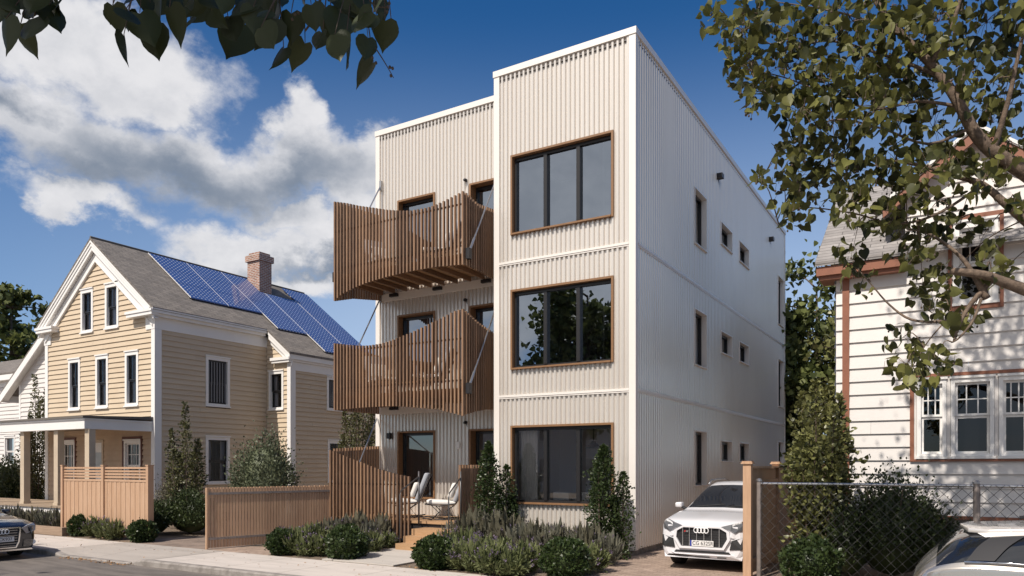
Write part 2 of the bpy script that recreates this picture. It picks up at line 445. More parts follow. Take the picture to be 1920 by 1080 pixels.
mat('chrome', (.75, .75, .76), .12, 1.0)
mat('alloy', (.45, .45, .46), .25, .9)
mat('plate_white', (.70, .68, .66), .5)
mat('plate_blue', (.03, .05, .30), .5)
mat('red', (.4, .02, .02), .4)
mat('led', (.85, .85, .85), .2)
mat('lamp_glass', (.10, .10, .105), .08, .3, 1.0, coat=.6)
mat('tail_red', (.22, .16, .14), .15, .2, 1.0, coat=.8)

# concrete pavement with tooled joints every 1.55 m
def concrete(name, c, joint):
    m = mat(name, c, .85, var=.5, vscale=1.5, stretch=(.45, 2.6, 1), bump=.35, bscale=9, col2=tuple(x * .72 for x in c))
    t = m.node_tree; b = t.nodes['Principled BSDF']
    src = b.inputs['Base Color'].links[0].from_socket
    g = t.nodes.new('ShaderNodeTexCoord'); br = t.nodes.new('ShaderNodeTexBrick'); br.offset = 0
    br.inputs['Scale'].default_value = 1; br.inputs['Brick Width'].default_value = joint; br.inputs['Row Height'].default_value = 30; br.inputs['Mortar Size'].default_value = .010
    br.inputs['Color1'].default_value = (1, 1, 1, 1); br.inputs['Color2'].default_value = (.93, .93, .93, 1); br.inputs['Mortar'].default_value = (.5, .48, .45, 1)
    t.links.new(g.outputs['UV'], br.inputs['Vector'])
    mx = t.nodes.new('ShaderNodeMixRGB'); mx.blend_type = 'MULTIPLY'; mx.inputs[0].default_value = 1
    t.links.new(src, mx.inputs[1]); t.links.new(br.outputs[0], mx.inputs[2]); t.links.new(mx.outputs[0], b.inputs['Base Color'])
    return m
concrete('concrete', (.56, .50, .45), 1.55)
concrete('apron', (.40, .355, .315), 2.8)
concrete('slab', (.50, .455, .41), 30)

# photovoltaic cells: blue, with pale diamonds at the cell corners
def solar(name):
    m = bpy.data.materials.new(name); m.use_nodes = True; t = m.node_tree; b = t.nodes['Principled BSDF']
    g = t.nodes.new('ShaderNodeTexCoord'); sp = t.nodes.new('ShaderNodeSeparateXYZ'); t.links.new(g.outputs['UV'], sp.inputs[0])
    def tri(o, s): return mth(t, 'ABSOLUTE', mth(t, 'SUBTRACT', mth(t, 'FRACT', mth(t, 'MULTIPLY', o, s)), .5))
    a, c = tri(sp.outputs[0], 1 / .158), tri(sp.outputs[1], 1 / .158)
    dia = mth(t, 'LESS_THAN', mth(t, 'ADD', a, c), .235)
    dots = mth(t, 'MULTIPLY', dia, .8)
    lines = mth(t, 'MULTIPLY', mth(t, 'LESS_THAN', mth(t, 'MINIMUM', a, c), .02), .10)
    mix = t.nodes.new('ShaderNodeMixRGB'); mix.inputs[1].default_value = (.036, .074, .225, 1); mix.inputs[2].default_value = (.62, .64, .70, 1)
    t.links.new(mth(t, 'MAXIMUM', dots, lines), mix.inputs[0]); t.links.new(mix.outputs[0], b.inputs['Base Color'])
    b.inputs['Roughness'].default_value = .5; b.inputs['Specular IOR Level'].default_value = .2
    b.inputs['Coat Weight'].default_value = .8; b.inputs['Coat Roughness'].default_value = .02; b.inputs['Coat IOR'].default_value = 1.45
    MATS[name] = m
solar('solar')
# ================================================================== SETTING
ROADZ = -0.125
KY = 9.37                                    # kerb line
def struct(name, mb, m, **kw):
    o = mb.build(name, m, **kw); o['kind'] = 'structure'; return o
g = MB(); g.face([(-900, -900, ROADZ - .012), (900, -900, ROADZ - .012), (900, 900, ROADZ - .012), (-900, 900, ROADZ - .012)]); struct('ground', g, M['soil'])
g = MB(); g.face([(-160, 1.6, ROADZ), (160, 1.6, ROADZ), (160, KY, ROADZ), (-160, KY, ROADZ)]); struct('road', g, M['asphalt'])
DIP0, DIP1 = -18.0, -15.25                   # dropped kerb of the neighbour's drive
def dipf(x):
    t = min(max((x - DIP0 + .5) / .6, 0), 1) * min(max((DIP1 + .5 - x) / .6, 0), 1)
    return t
xs_ = sorted(set([-120, -90, -60, -45, -30, -24] + [round(-19 + .15 * k, 3) for k in range(32)] + [-14, -10, -4, 0, 4, 10, 30, 60, 120]))
# kerb, pavement
g = MB()
for x0, x1 in zip(xs_[:-1], xs_[1:]):
    nseg = max(1, int((x1 - x0) / 1.5))
    for k in range(nseg):
        a = x0 + (x1 - x0) * k / nseg; b = x0 + (x1 - x0) * (k + 1) / nseg - (.008 if x1 - x0 > 1 else 0)
        za, zb = .004 - .095 * dipf(a), .004 - .095 * dipf(b)
        P = [(a, KY, ROADZ - .01), (b, KY, ROADZ - .01), (b, KY + .16, ROADZ - .01), (a, KY + .16, ROADZ - .01), (a, KY + .025, za), (b, KY + .025, zb), (b, KY + .16, zb), (a, KY + .16, za)]
        g.hexa(P)
        g.face([(a, KY, ROADZ), (b, KY, ROADZ), (b, KY, zb - .03), (a, KY, za - .03)])
        g.face([(a, KY, za - .03), (b, KY, zb - .03), (b, KY + .025, zb), (a, KY + .025, za)])
struct('kerb', g, M['kerb_stone'])
g = MB()
ys_ = [KY + .16, KY + .5, KY + .9, KY + 1.3, 11.32]
def pz(x, y): return -.095 * dipf(x) * max(0, 1 - (y - KY - .16) / 1.1)
for x0, x1 in zip(xs_[:-1], xs_[1:]):
    for y0, y1 in zip(ys_[:-1], ys_[1:]):
        g.face([(x0, y0, pz(x0, y0)), (x1, y0, pz(x1, y0)), (x1, y1, pz(x1, y1)), (x0, y1, pz(x0, y1))])
struct('pavement', g, M['concrete'])
g = MB()
for x0, x1 in zip(xs_[:-1], xs_[1:]):
    if x0 < DIP0 - .55 or x1 > DIP1 + .6: continue
    for y0, y1 in zip(ys_[:-1], ys_[1:]):
        g.face([(x0, y0, pz(x0, y0) + .004), (x1, y0, pz(x1, y0) + .004), (x1, y1, pz(x1, y1) + .004), (x0, y1, pz(x0, y1) + .004)])
struct('driveway_apron', g, M['apron'])
g = MB(); g.face([(-160, 11.32, -.008), (160, 11.32, -.008), (160, 400, -.008), (-160, 400, -.008)]); struct('yard_soil', g, M['soil'])
g = MB(); g.face([(-18.6, 11.32, -.003), (-15.25, 11.32, -.003), (-15.25, 30, -.003), (-18.6, 30, -.003)]); struct('side_drive', g, M['drive'])
g = MB(); g.face([(-6.13, 11.32, -.003), (-3.05, 11.32, -.003), (-3.05, 31, -.003), (-6.13, 31, -.003)]); struct('driveway', g, M['paver'])
g = MB(); g.face([(-15.25, 11.32, -.003), (-13.2, 11.32, -.003), (-13.2, 12.4, -.003), (-15.25, 12.4, -.003)]); struct('paved_strip', g, M['paver'])
g = MB(); g.box(-11.5, -9.55, 11.33, 13.6, -.05, .03); struct('walkway', g, M['slab'])
# opposite side of the street, seen only as reflections
g = MB(); g.box(-120, 120, -1.2, 1.58, -.3, 0); struct('far_pavement', g, M['concrete'])

# ================================================================== APARTMENT BUILDING
XB0, XB1, XL, YF, YR, YE, ZT = -9.86, -6.14, -14.6, 15.56, 16.55, 32.4, 11.8
bld = thing('apartment_building', (-10, YF, 0), 'three storey pale corrugated metal apartment building with slatted wooden balconies', 'building')
WF, WR, WS = Wall('F', YF), Wall('F', YR), Wall('S', XB1)
CAPH = .15
F_Z = [(1.07, 2.98), (4.35, 6.31), (7.65, 9.61)]
front_w = [(-9.38, -6.66, a, b) for a, b in F_Z]
mb = MB(); corrugated(mb, WF, XB0 + .14, XB1 - .14, .12, ZT - .06, front_w, pitch=.1215)
mb.build('front_wall', M['clad'], bld)
rec_w = [(-13.78, -12.44, a, b + .005) for a, b in F_Z]
rec_d = [(-11.28, -10.02, z, b + .005) for z, (a, b) in zip((.62, 3.88, 7.16), F_Z)]
mb = MB(); corrugated(mb, WR, XL + .13, XB0 - .002, .12, ZT - .06, rec_w + rec_d, pitch=.1215)
mb.build('recessed_wall', M['clad'], bld)
side_w = []
for za, zb in ((1.43, 2.97), (4.75, 6.32), (8.08, 9.64)): side_w.append((19.9, 21.04, za, zb))
for za, zb in ((2.12, 2.77), (5.43, 6.12), (8.74, 9.44)): side_w += [(22.54, 23.85, za, zb), (24.76, 26.07, za, zb)]
for za, zb in ((1.07, 2.98), (4.37, 6.31), (7.68, 9.66)): side_w.append((30.95, 32.1, za, zb))
mb = MB(); corrugated(mb, WS, YF + .14, YE - .1, .12, ZT - .06, side_w, pitch=.15, depth=.052)
mb.build('side_wall', M['clad'], bld)
mb = MB(); corrugated(mb, Wall('L', XL), YR + .1, YE - .1, .12, ZT - .06, pitch=.24); corrugated(mb, Wall('L', XB0), YF + .1, YR, .12, ZT - .06, pitch=.12); corrugated(mb, Wall('B', YE), XL + .1, XB1 - .1, .12, ZT - .06, pitch=.24)
mb.build('hidden_wall', M['clad'], bld)
T = .012                                     # corner trims, plinth
for q in ((XB1 - .15, XB1 + T, YF - T, YF + .15), (XB0 - T, XB0 + .145, YF - T, YF + .1), (XL - T, XL + .14, YR - T, YR + .12), (XB1 - .1, XB1 + T, YE - .12, YE + T), (XL - T, XL + .1, YE - .12, YE + T)):
    mb = MB(); mb.box(*q, .10, ZT - CAPH); mb.build('corner_trim', M['clad_trim'], bld)
mb = MB(); mb.box(XB0, XB1 - .02, YF + .03, YF + .2, -.05, .14); mb.box(XL, XB0 - .02, YR + .03, YR + .2, -.05, .14); mb.box(XB1 - .2, XB1 - .025, YF + .21, YE, -.05, .14)
mb.build('plinth', M['kerb_stone'], bld)
mb = MB()
def capb(x0, x1, y0, y1): mb.box(x0, x1, y0, y1, ZT - CAPH, ZT)
capb(XB0 - .03, XB1 + .03, YF - .03, YF + .2); capb(XL - .03, XB0 - .032, YR - .03, YR + .2); capb(XB1 - .2, XB1 + .03, YF + .202, YE + .03); capb(XL - .03, XL + .2, YR + .202, YE + .03); capb(XL + .202, XB1 - .202, YE - .2, YE + .03); capb(XB0 - .03, XB0 + .2, YF + .202, YR - .032)
mb.build('parapet_cap', M['clad_trim'], bld)
mb = MB(); mb.face([(XL, YR, ZT - .25), (XB0, YR, ZT - .25), (XB0, YE, ZT - .25), (XL, YE, ZT - .25)]); mb.face([(XB0, YF, ZT - .25), (XB1, YF, ZT - .25), (XB1, YE, ZT - .25), (XB0, YE, ZT - .25)])
mb.build('roof', M['roof_edge'], bld)
for zt in (3.70, 6.985):                     # floor trims
    mb = MB()
    WF.box(mb, XB0 + .145, XB1 - .15, -.02, .022, zt - .02, zt + .035); WF.box(mb, XB0 + .145, XB1 - .15, -.02, .010, zt - .055, zt - .023)
    WS.box(mb, YF + .152, YE - .13, -.02, .022, zt - .02, zt + .035); WS.box(mb, YF + .152, YE - .13, -.02, .010, zt - .055, zt - .023)
    WR.box(mb, XL + .145, XB0 - .004, -.02, .03, zt - .22, zt + .0)
    mb.build('floor_trim', M['clad_trim'], bld)
def wood_window(w, a0, a1, z0, z1, panes, depth=.17, frame_mat='wood_frame', glass='glass', name='window', sill=True, cas=.05, pr=.035, sash=True, door=False, label=None):
    mb = MB()
    w.box(mb, a0 - .0, a0 + cas, -depth, pr, z0, z1); w.box(mb, a1 - cas, a1, -depth, pr, z0, z1)
    w.box(mb, a0 + cas, a1 - cas, -depth, pr, z1 - cas, z1)
    w.box(mb, a0 + cas, a1 - cas, -depth, pr + (.035 if sill else 0), z0, z0 + cas * .8)
    f = mb.build(name, M[frame_mat], bld)
    if label: f['label'] = label
    b0, b1, c0, c1 = a0 + cas, a1 - cas, z0 + cas * .8, z1 - cas
    mb = MB(); s = .055
    d1, d0 = -depth + .085, -depth
    e = .002
    w.box(mb, b0 + e, b0 + s, d0, d1, c0 + e, c1 - e); w.box(mb, b1 - s, b1 - e, d0, d1, c0 + e, c1 - e)
    w.box(mb, b0 + s, b1 - s, d0, d1, c1 - s - .02, c1 - e); w.box(mb, b0 + s, b1 - s, d0, d1, c0 + e, c0 + s)
    for k in range(1, panes):
        x = b0 + (b1 - b0) * k / panes; w.box(mb, x - .045, x + .045, d0, d1 + .03, c0 + s, c1 - s - .02)
    mb.build('sash', M['dark_frame'], f)
    for k in range(panes):
        x0 = b0 + (b1 - b0) * k / panes; x1 = b0 + (b1 - b0) * (k + 1) / panes
        mb = MB(); w.quad(mb, [(x0 + .04, d0 + .03, c0 + .04), (x1 - .04, d0 + .03, c0 + .04), (x1 - .04, d0 + .03, c1 - .05), (x0 + .04, d0 + .03, c1 - .05)])
        mb.build('pane', M[glass], f)
    return f
for i, (a, b) in enumerate(F_Z):
    wood_window(WF, -9.38, -6.66, a, b, 3, glass=('glass', 'glass_upper', 'glass_upper')[i])
for i, h in enumerate(rec_w): wood_window(WR, *h, 1, depth=.24, glass=('glass', 'glass_upper', 'glass_upper')[i])
for i, h in enumerate(rec_d): wood_window(WR, *h, 1, depth=.30, glass=('glass', 'glass_upper', 'glass_upper')[i], name='balcony_door', sill=False)
for h in side_w: wood_window(WS, *h, 1, depth=.22, frame_mat='clad_trim', glass='glass', cas=.03, pr=.02)
# interior: floors, back walls, partitions of the rooms behind the glass
mb = MB()
for z in (.3, 3.62, 6.9, 10.2):
    mb.box(XB0 + .06, XB1 - .25, YF + .24, 21.5, z, z + .12); mb.box(XL + .1, XB0 + .058, YR + .34, 21.5, z, z + .12)
mb.build('floor_slab', M['interior_floor'], bld)
mb = MB()
mb.box(XL + .1, XB0 - .021, 21.5, 21.6, .3, 10.4); mb.box(XB0 + .041, XB1 - .25, 19.0, 19.1, .3, 10.4); mb.box(XB1 - .30, XB1 - .255, YF + .24, 32, .3, 10.2 - 6.6); mb.box(XB1 - .9, XB1 - .85, YF + .24, 32, 3.7, 10.3); mb.box(XB0 - .02, XB0 + .04, YF + .3, 21.5, .3, 10.4); mb.box(XL + .1, XL + .2, YR + .3, 21.5, .3, 10.4)
mb.box(XL + .1, XB1 - .3, YE - .5, YE - .4, .3, 10.4)
mb.build('interior_wall', M['interior_wall'], bld)

# balconies
YB = 14.69; BX0, BX1 = -14.42, -10.21
UP_T = [(-14.41, 9.14), (-14.01, 9.03), (-13.54, 8.87), (-13.08, 8.74), (-12.64, 8.61), (-12.18, 8.5), (-11.84, 8.44), (-11.49, 8.42), (-11.14, 8.42), (-10.81, 8.48), (-10.45, 8.56), (-10.21, 8.62)]
UP_B = [(-14.39, 6.46), (-14.26, 6.56), (-14.01, 6.64), (-13.66, 6.73), (-13.32, 6.79), (-12.99, 6.83), (-12.64, 6.86), (-12.29, 6.88), (-11.62, 6.91), (-10.93, 6.90), (-10.21, 6.85)]
LO_T = [(-14.41, 5.31), (-14.01, 5.24), (-13.54, 5.17), (-13.2, 5.15), (-12.85, 5.16), (-12.52, 5.2), (-12.18, 5.27), (-11.82, 5.35), (-11.49, 5.44), (-11.14, 5.54), (-10.81, 5.64), (-10.47, 5.75), (-10.21, 5.78)]
LO_B = [(-14.39, 3.5), (-13.5, 3.53), (-12.64, 3.53), (-12.29, 3.52), (-11.95, 3.49), (-11.62, 3.46), (-11.27, 3.42), (-10.93, 3.38), (-10.7, 3.32), (-10.47, 3.27), (-10.21, 3.2)]
GR_T = [(-14.4, 2.42), (-14.05, 2.31), (-13.63, 2.18), (-13.21, 2.06), (-12.85, 1.95), (-12.53, 1.87), (-12.16, 1.79), (-11.73, 1.73)]
GR_B = [(-14.4, .17), (-11.7, .17)]
def ip(pl, x): return float(np.interp(x, [p[0] for p in pl], [p[1] for p in pl]))
def slats_x(x0, x1, y, top, bot, n, sx=.046, sy=.062):
    mb = MB()
    for k in range(n):
        x = x0 + (x1 - x0) * k / (n - 1)
        mb.box(x - sx / 2, x + sx / 2, y - sy / 2, y + sy / 2, ip(bot, x), ip(top, x))
    return mb
def slats_y(x, y0, y1, top, bot, n, sx=.062, sy=.046):
    mb = MB()
    for k in range(n):
        y = y0 + (y1 - y0) * k / (n - 1)
        mb.box(x - sx / 2, x + sx / 2, y - sy / 2, y + sy / 2, ip(bot, y), ip(top, y))
    return mb
def balcony(zd, top, bot, rt, rb, lt, lb, label):
    mb = MB()
    mb.box(BX0 + .08, BX1 - .08, YB + .06, YR - .05, zd + .12, zd + .19)
    dk = mb.build('balcony', M['step_wood'], bld); dk['label'] = label
    mb = MB()
    for k in range(10):
        x = BX0 + .12 + (BX1 - BX0 - .24) * k / 9
        mb.box(x - .022, x + .022, YB + .13, YR - .06, zd, zd + .118)
    mb.box(BX0 + .06, BX1 - .06, YB + .06, YB + .125, zd - .01, zd + .118)
    mb.box(BX0 + .08, BX0 + .095, YB + .13, YR - .06, zd - .01, zd + .118); mb.box(BX1 - .095, BX1 - .08, YB + .13, YR - .06, zd - .01, zd + .118)
    mb.build('joist_frame', M['slat_wood'], dk)
    slats_x(BX0, BX1, YB, top, bot, 38).build('slat_screen', M['slat_wood'], dk)
    slats_y(BX1 + .02, YB + .1, YR - .1, rt, rb, 17).build('slat_screen', M['slat_wood'], dk)
    slats_y(BX0 - .02, YB + .1, YR - .1, lt, lb, 17).build('slat_screen', M['slat_wood'], dk)
    mb = MB()
    for zz in (zd + .35, zd + 1.36):
        mb.box(BX0 + .05, BX1 - .05, YB + .034, YB + .055, zz, zz + .045)
        mb.box(BX1 - .035, BX1 - .015, YB + .06, YR - .06, zz, zz + .045); mb.box(BX0 + .015, BX0 + .035, YB + .06, YR - .06, zz, zz + .045)
    mb.build('guard_rail', M['dark_steel'], dk)
    for x in (BX0 + .55, (BX0 + BX1) / 2, BX1 - .5):
        mb = MB(); mb.box(x - .14, x + .14, YR - .12, YR + .0, zd - .10, zd - .012); mb.build('wall_bracket', M['dark_steel'], dk)
    for x in (BX0 - .09, BX1 + .10):
        mb = MB(); a = (x, YB + .12, zd + .22); b = (x + (0.12 if x < -12 else 0), YR - .03, zd + 3.22)
        mb.tube([a, b], .020, 6); mb.tube([a, [a[k] + (b[k] - a[k]) * .13 for k in range(3)]], .032, 6)
        mb.build('tie_rod', M['steel'], dk)
        mb = MB(); mb.box(x - .05, x + .05, YB + .04, YB + .16, zd + .04, zd + .30); mb.build('rod_bracket', M['dark_steel'], dk)
        mb = MB(); mb.box(b[0] - .035, b[0] + .035, YR - .07, YR + .0, b[2] - .16, b[2] + .12); mb.build('rod_anchor', M['steel'], dk)
    return dk
balcony(6.96, UP_T, UP_B, [(14.7, 8.62), (15.3, 8.5), (16.5, 8.62)], [(14.7, 6.86), (16.5, 6.78)], [(14.7, 9.14), (16.5, 9.3)], [(14.7, 6.46), (15.4, 6.66), (16.5, 6.82)], 'upper slatted balcony, its screen highest at the left end')
balcony(3.70, LO_T, LO_B, [(14.7, 5.77), (15.26, 5.58), (16.5, 5.3)], [(14.7, 3.22), (15.2, 3.34), (15.7, 3.42), (16.5, 3.45)], [(14.7, 5.3), (16.5, 5.2)], [(14.7, 3.5), (16.5, 3.5)], 'lower slatted balcony, its screen rising to the right end')

# entrance porch
porch = thing('entrance_porch', (-12, 14.6, 0), 'raised wooden entrance porch with curved slatted screen and steel handrails', 'porch')
mb = MB(); 
for k in range(13): mb.box(BX0 + .05, BX1 - .05, YB - .10 + .148 * k, YB - .10 + .148 * k + .142, .56, .62)
mb.build('deck', M['step_wood'], porch)
mb = MB(); mb.box(BX0 + .06, BX1 - .06, YB - .05, YB + .02, .1, .555); mb.box(BX0 + .06, BX0 + .1, YB + .03, YR, .1, .555); mb.build('deck_fascia', M['dark_steel'], porch)
slats_x(BX0, -11.74, YB - .16, GR_T, GR_B, 23).build('slat_screen', M['slat_wood'], porch)
slats_y(BX1, YB - .12, YR - .1, [(14, 2.02), (17, 2.02)], [(14, .2), (17, .2)], 17).build('slat_screen', M['slat_wood'], porch)
slats_y(BX0 - .02, YB + .0, YR - .1, [(14, 2.42), (17, 2.6)], [(14, .17), (17, .17)], 17).build('slat_screen', M['slat_wood'], porch)
mb = MB(); mb.box(BX0, -11.74, YB - .125, YB - .105, .45, .49); mb.box(BX0, -11.74, YB - .125, YB - .105, 1.5, 1.54); mb.build('guard_rail', M['dark_steel'], porch)
for k, (y, z) in enumerate(((13.48, .17), (13.78, .32), (14.08, .47))):
    mb = MB(); mb.box(-11.30 , -9.7, y, y + .62, z - .15 if k else -.0, z); mb.build('step', M['step_wood'], porch)
mb = MB(); mb.tube([(-11.28, 13.62, .02), (-11.28, 13.62, 1.30), (-11.30, 13.68, 1.40), (-11.42, 14.5, 1.72), (-11.42, 14.56, 1.72)], .017, 7); mb.tube([(-11.42, 14.52, .5), (-11.42, 14.52, 1.86)], .024, 7); mb.build('handrail', M['rail_metal'], porch, smooth=True)
mb = MB(); mb.tube([(-9.86, 13.62, .02), (-9.86, 13.62, 1.28), (-9.88, 13.68, 1.38), (-10.16, 14.5, 1.70)], .017, 7); mb.tube([(-10.16, 14.52, .5), (-10.16, 14.52, 1.86)], .022, 7); mb.build('handrail', M['rail_metal'], porch, smooth=True)
mb = MB(); mb.tube([gY(707, 784, YR - .04), (BX0 + .75, YB + .1, 2.0)], .02, 6); mb.build('tie_rod', M['steel'], porch)

# small fittings on the walls
def wall_box(name, label, cat, w, a, z, sa, sd, sz, m, group=None, extra=None):
    t = thing(name, w.p(a, 0, z), label, cat, group)
    mb = MB(); w.box(mb, a - sa / 2, a + sa / 2, .0, sd, z - sz / 2, z + sz / 2); mb.build('housing', M[m], t)
    mb = MB(); w.box(mb, a - sa / 2 - .02, a + sa / 2 + .02, -.03, -.002, z - sz / 2 - .02, z + sz / 2 + .02); mb.build('back_plate', M['dark_steel' if m != 'white_paint' else 'clad_trim'], t)
    return t
wall_box('wall_lamp', 'dark box lamp on the sunless side wall above the tall window', 'lamp', WS, 22.22, 10.68, .20, .16, .14, 'dark_steel')
wall_box('wall_lamp', 'dark box lamp near the far end of the side wall', 'lamp', WS, 29.41, 10.68, .20, .16, .14, 'dark_steel')
wall_box('wall_sconce', 'dark square sconce beside the ground floor recessed window', 'lamp', WR, -14.07, 2.86, .12, .10, .16, 'dark_steel')
wall_box('doorbell_panel', 'small white square panel beside the entrance door', 'panel', WR, -11.65, 2.55, .11, .04, .17, 'white_paint')
for z, lb in ((9.74, 'small dark dome camera above the upper balcony'), (6.49, 'small dark dome camera above the lower balcony'), (3.17, 'small dark dome camera above the entrance porch')):
    t = thing('dome_camera', (-11.4, YR, z), lb, 'camera')
    mb = MB(); mb.tube([(-11.4, YR + .01, z), (-11.4, YR - .05, z), (-11.4, YR - .09, z - .02), (-11.4, YR - .11, z - .035)], [.045, .045, .035, .012], 10); mb.build('dome', M['dark_steel'], t, smooth=True)
    mb = MB(); mb.tube([(-11.4, YR - .03, z + .03), (-11.34, YR - .03, z - .12)], .008, 5); mb.build('cable', M['dark_steel'], t)

# lounge chairs on porch and balconies
def lounge_chair(x, y, z, rz, label, first=[None]):
    """faces local +x; rocker wire frame, pale cushions"""
    if first[0] is None:
        t = thing('lounge_chair', (0, 0, 0), label, 'chair', 'lounge chairs on porch and balconies')
        mb = MB(); mb.hexa([(-.30, -.31, .36), (.42, -.31, .40), (.42, .31, .40), (-.30, .31, .36), (-.33, -.31, .48), (.44, -.31, .52), (.44, .31, .52), (-.33, .31, .48)])
        o = mb.build('seat_cushion', M['white_fabric'], t); bev(o, .045)
        mb = MB(); mb.hexa([(-.34, -.31, .44), (-.22, -.31, .46), (-.22, .31, .46), (-.34, .31, .44), (-.62, -.31, 1.16), (-.50, -.31, 1.20), (-.50, .31, 1.20), (-.62, .31, 1.16)])
        o = mb.build('back_cushion', M['grey_fabric'], t); bev(o, .045)
        mb = MB(); mb.hexa([(-.20, -.25, .53), (-.08, -.25, .56), (-.08, .25, .56), (-.20, .25, .53), (-.34, -.25, .92), (-.22, -.25, .95), (-.22, .25, .95), (-.34, .25, .92)])
        o = mb.build('pillow', M['white_fabric'], t); bev(o, .05)
        mb = MB()
        for s in (-.33, .33):
            mb.tube([(-.64, s, 1.14), (-.42, s, .60), (-.30, s, .42), (.1, s, .36), (.46, s, .41)], .016, 6)
            mb.tube([(-.28, s, .38), (-.05, s, .22), (-.22, s, .015), (-.45, s, .06)], .014, 6); mb.tube([(.30, s, .38), (.12, s, .2), (.30, s, .015), (.52, s, .06)], .014, 6); mb.tube([(-.45, s, .05), (0, s, .016), (.52, s, .05)], .014, 6)
        for a in ((-.64, 1.14), (.46, .41), (0, .02)): mb.tube([(a[0], -.33, a[1]), (a[0], .33, a[1])], .014, 6)
        mb.build('frame', M['dark_steel'], t, smooth=True)
        first[0] = t
    else: t = copy_tree(first[0])
    t['label'] = label; t.location = (x, y, z); t.rotation_euler = (0, 0, rz)
    return t
def bev(o, w, seg=2):
    m = o.modifiers.new('bevel', 'BEVEL'); m.width = w; m.segments = seg; m.limit_method = 'NONE'
    o.data.polygons.foreach_set('use_smooth', [True] * len(o.data.polygons))
lounge_chair(-12.55, 15.45, .62, R(212), 'cushioned lounge chair on the porch, nearer the slatted screen')
lounge_chair(-11.25, 15.35, .62, R(212), 'cushioned lounge chair on the porch, nearer the entrance door')
lounge_chair(-13.6, 15.65, 7.15, R(-25), 'lounge chair behind the slats of the upper balcony, left end')
lounge_chair(-11.6, 15.65, 7.15, R(205), 'lounge chair behind the slats of the upper balcony, right end')
lounge_chair(-13.6, 15.65, 3.89, R(-25), 'lounge chair behind the slats of the lower balcony, left end')
lounge_chair(-11.9, 15.65, 3.89, R(205), 'lounge chair behind the slats of the lower balcony, right end')

# dining furniture seen through the ground floor window, work desk chairs upstairs
tb = thing('dining_table', (-8.2, 17.6, .42), 'white dining table inside the ground floor window', 'table')
mb = MB(); mb.box(-9.0, -7.2, 17.2, 18.0, 1.14, 1.18); mb.build('tabletop', M['white_furniture'], tb)
for lx in (-8.9, -7.35):
    for ly in (17.3, 17.85):
        mb = MB(); mb.box(lx, lx + .05, ly, ly + .05, .42, 1.14); mb.build('leg', M['white_furniture'], tb)
def dchair(x, y, z, label, first=[None]):
    if first[0] is None:
        t = thing('dining_chair', (0, 0, 0), label, 'chair', 'white chairs inside')
        mb = MB(); mb.box(-.22, .22, -.22, .22, .42, .46); mb.build('seat', M['white_furniture'], t)
        mb = MB(); mb.box(-.22, .22, -.235, -.21, .72, .92); mb.box(-.22, -.18, -.235, -.21, .46, .72); mb.box(.18, .22, -.235, -.21, .46, .72); mb.build('backrest', M['white_furniture'], t)
        for a in (-.2, .17):
            for b in (-.2, .17):
                mb = MB(); mb.box(a, a + .03, b, b + .03, 0, .42); mb.build('leg', M['white_furniture'], t)
        first[0] = t
    else: t = copy_tree(first[0])
    t['label'] = label; t.location = (x, y, z)
dchair(-8.55, 16.85, .42, 'white chair behind the ground floor window, middle pane'); dchair(-7.75, 16.85, .42, 'white chair behind the ground floor window, beside the right pane')
dchair(-8.2, 16.75, 3.74, 'white chair behind the middle floor window, middle pane'); dchair(-7.4, 16.75, 3.74, 'white chair behind the middle floor window, right pane')

cu = thing('curtain', (-9.1, 15.9, .5), 'pale curtain hanging inside the left pane of the ground floor window', 'curtain')
for i, (xa, xb) in enumerate(((-9.3, -8.82),)):
    mb = MB(); n = 28
    for k in range(n):
        x0 = xa + (xb - xa) * k / n; x1 = xa + (xb - xa) * (k + 1) / n; y0 = 15.92 + .03 * math.sin(k * 1.3); y1 = 15.92 + .03 * math.sin((k + 1) * 1.3)
        mb.face([(x0, y0, .45), (x1, y1, .45), (x1, y1, 2.95), (x0, y0, 2.95)])
    mb.build('cloth', M['white_fabric'], cu, smooth=True)
mb = MB(); mb.tube([(-9.4, 15.92, 2.97), (-7.2, 15.92, 2.97)], .012, 6); mb.build('rod', M['dark_steel'], cu)
pl2 = thing('pendant_lamp', (-8.1, 17.6, 2.6), 'dark pendant lamp hanging inside the ground floor window', 'lamp')
mb = MB(); mb.tube([(-8.1, 17.6, 3.6), (-8.1, 17.6, 2.62)], .008, 5); mb.build('cable', M['dark_steel'], pl2)
mb = MB(); mb.tube([(-8.1, 17.6, 2.64), (-8.1, 17.6, 2.58), (-8.1, 17.6, 2.45)], [.04, .10, .20], 14); mb.build('shade', M['dark_steel'], pl2, smooth=True)
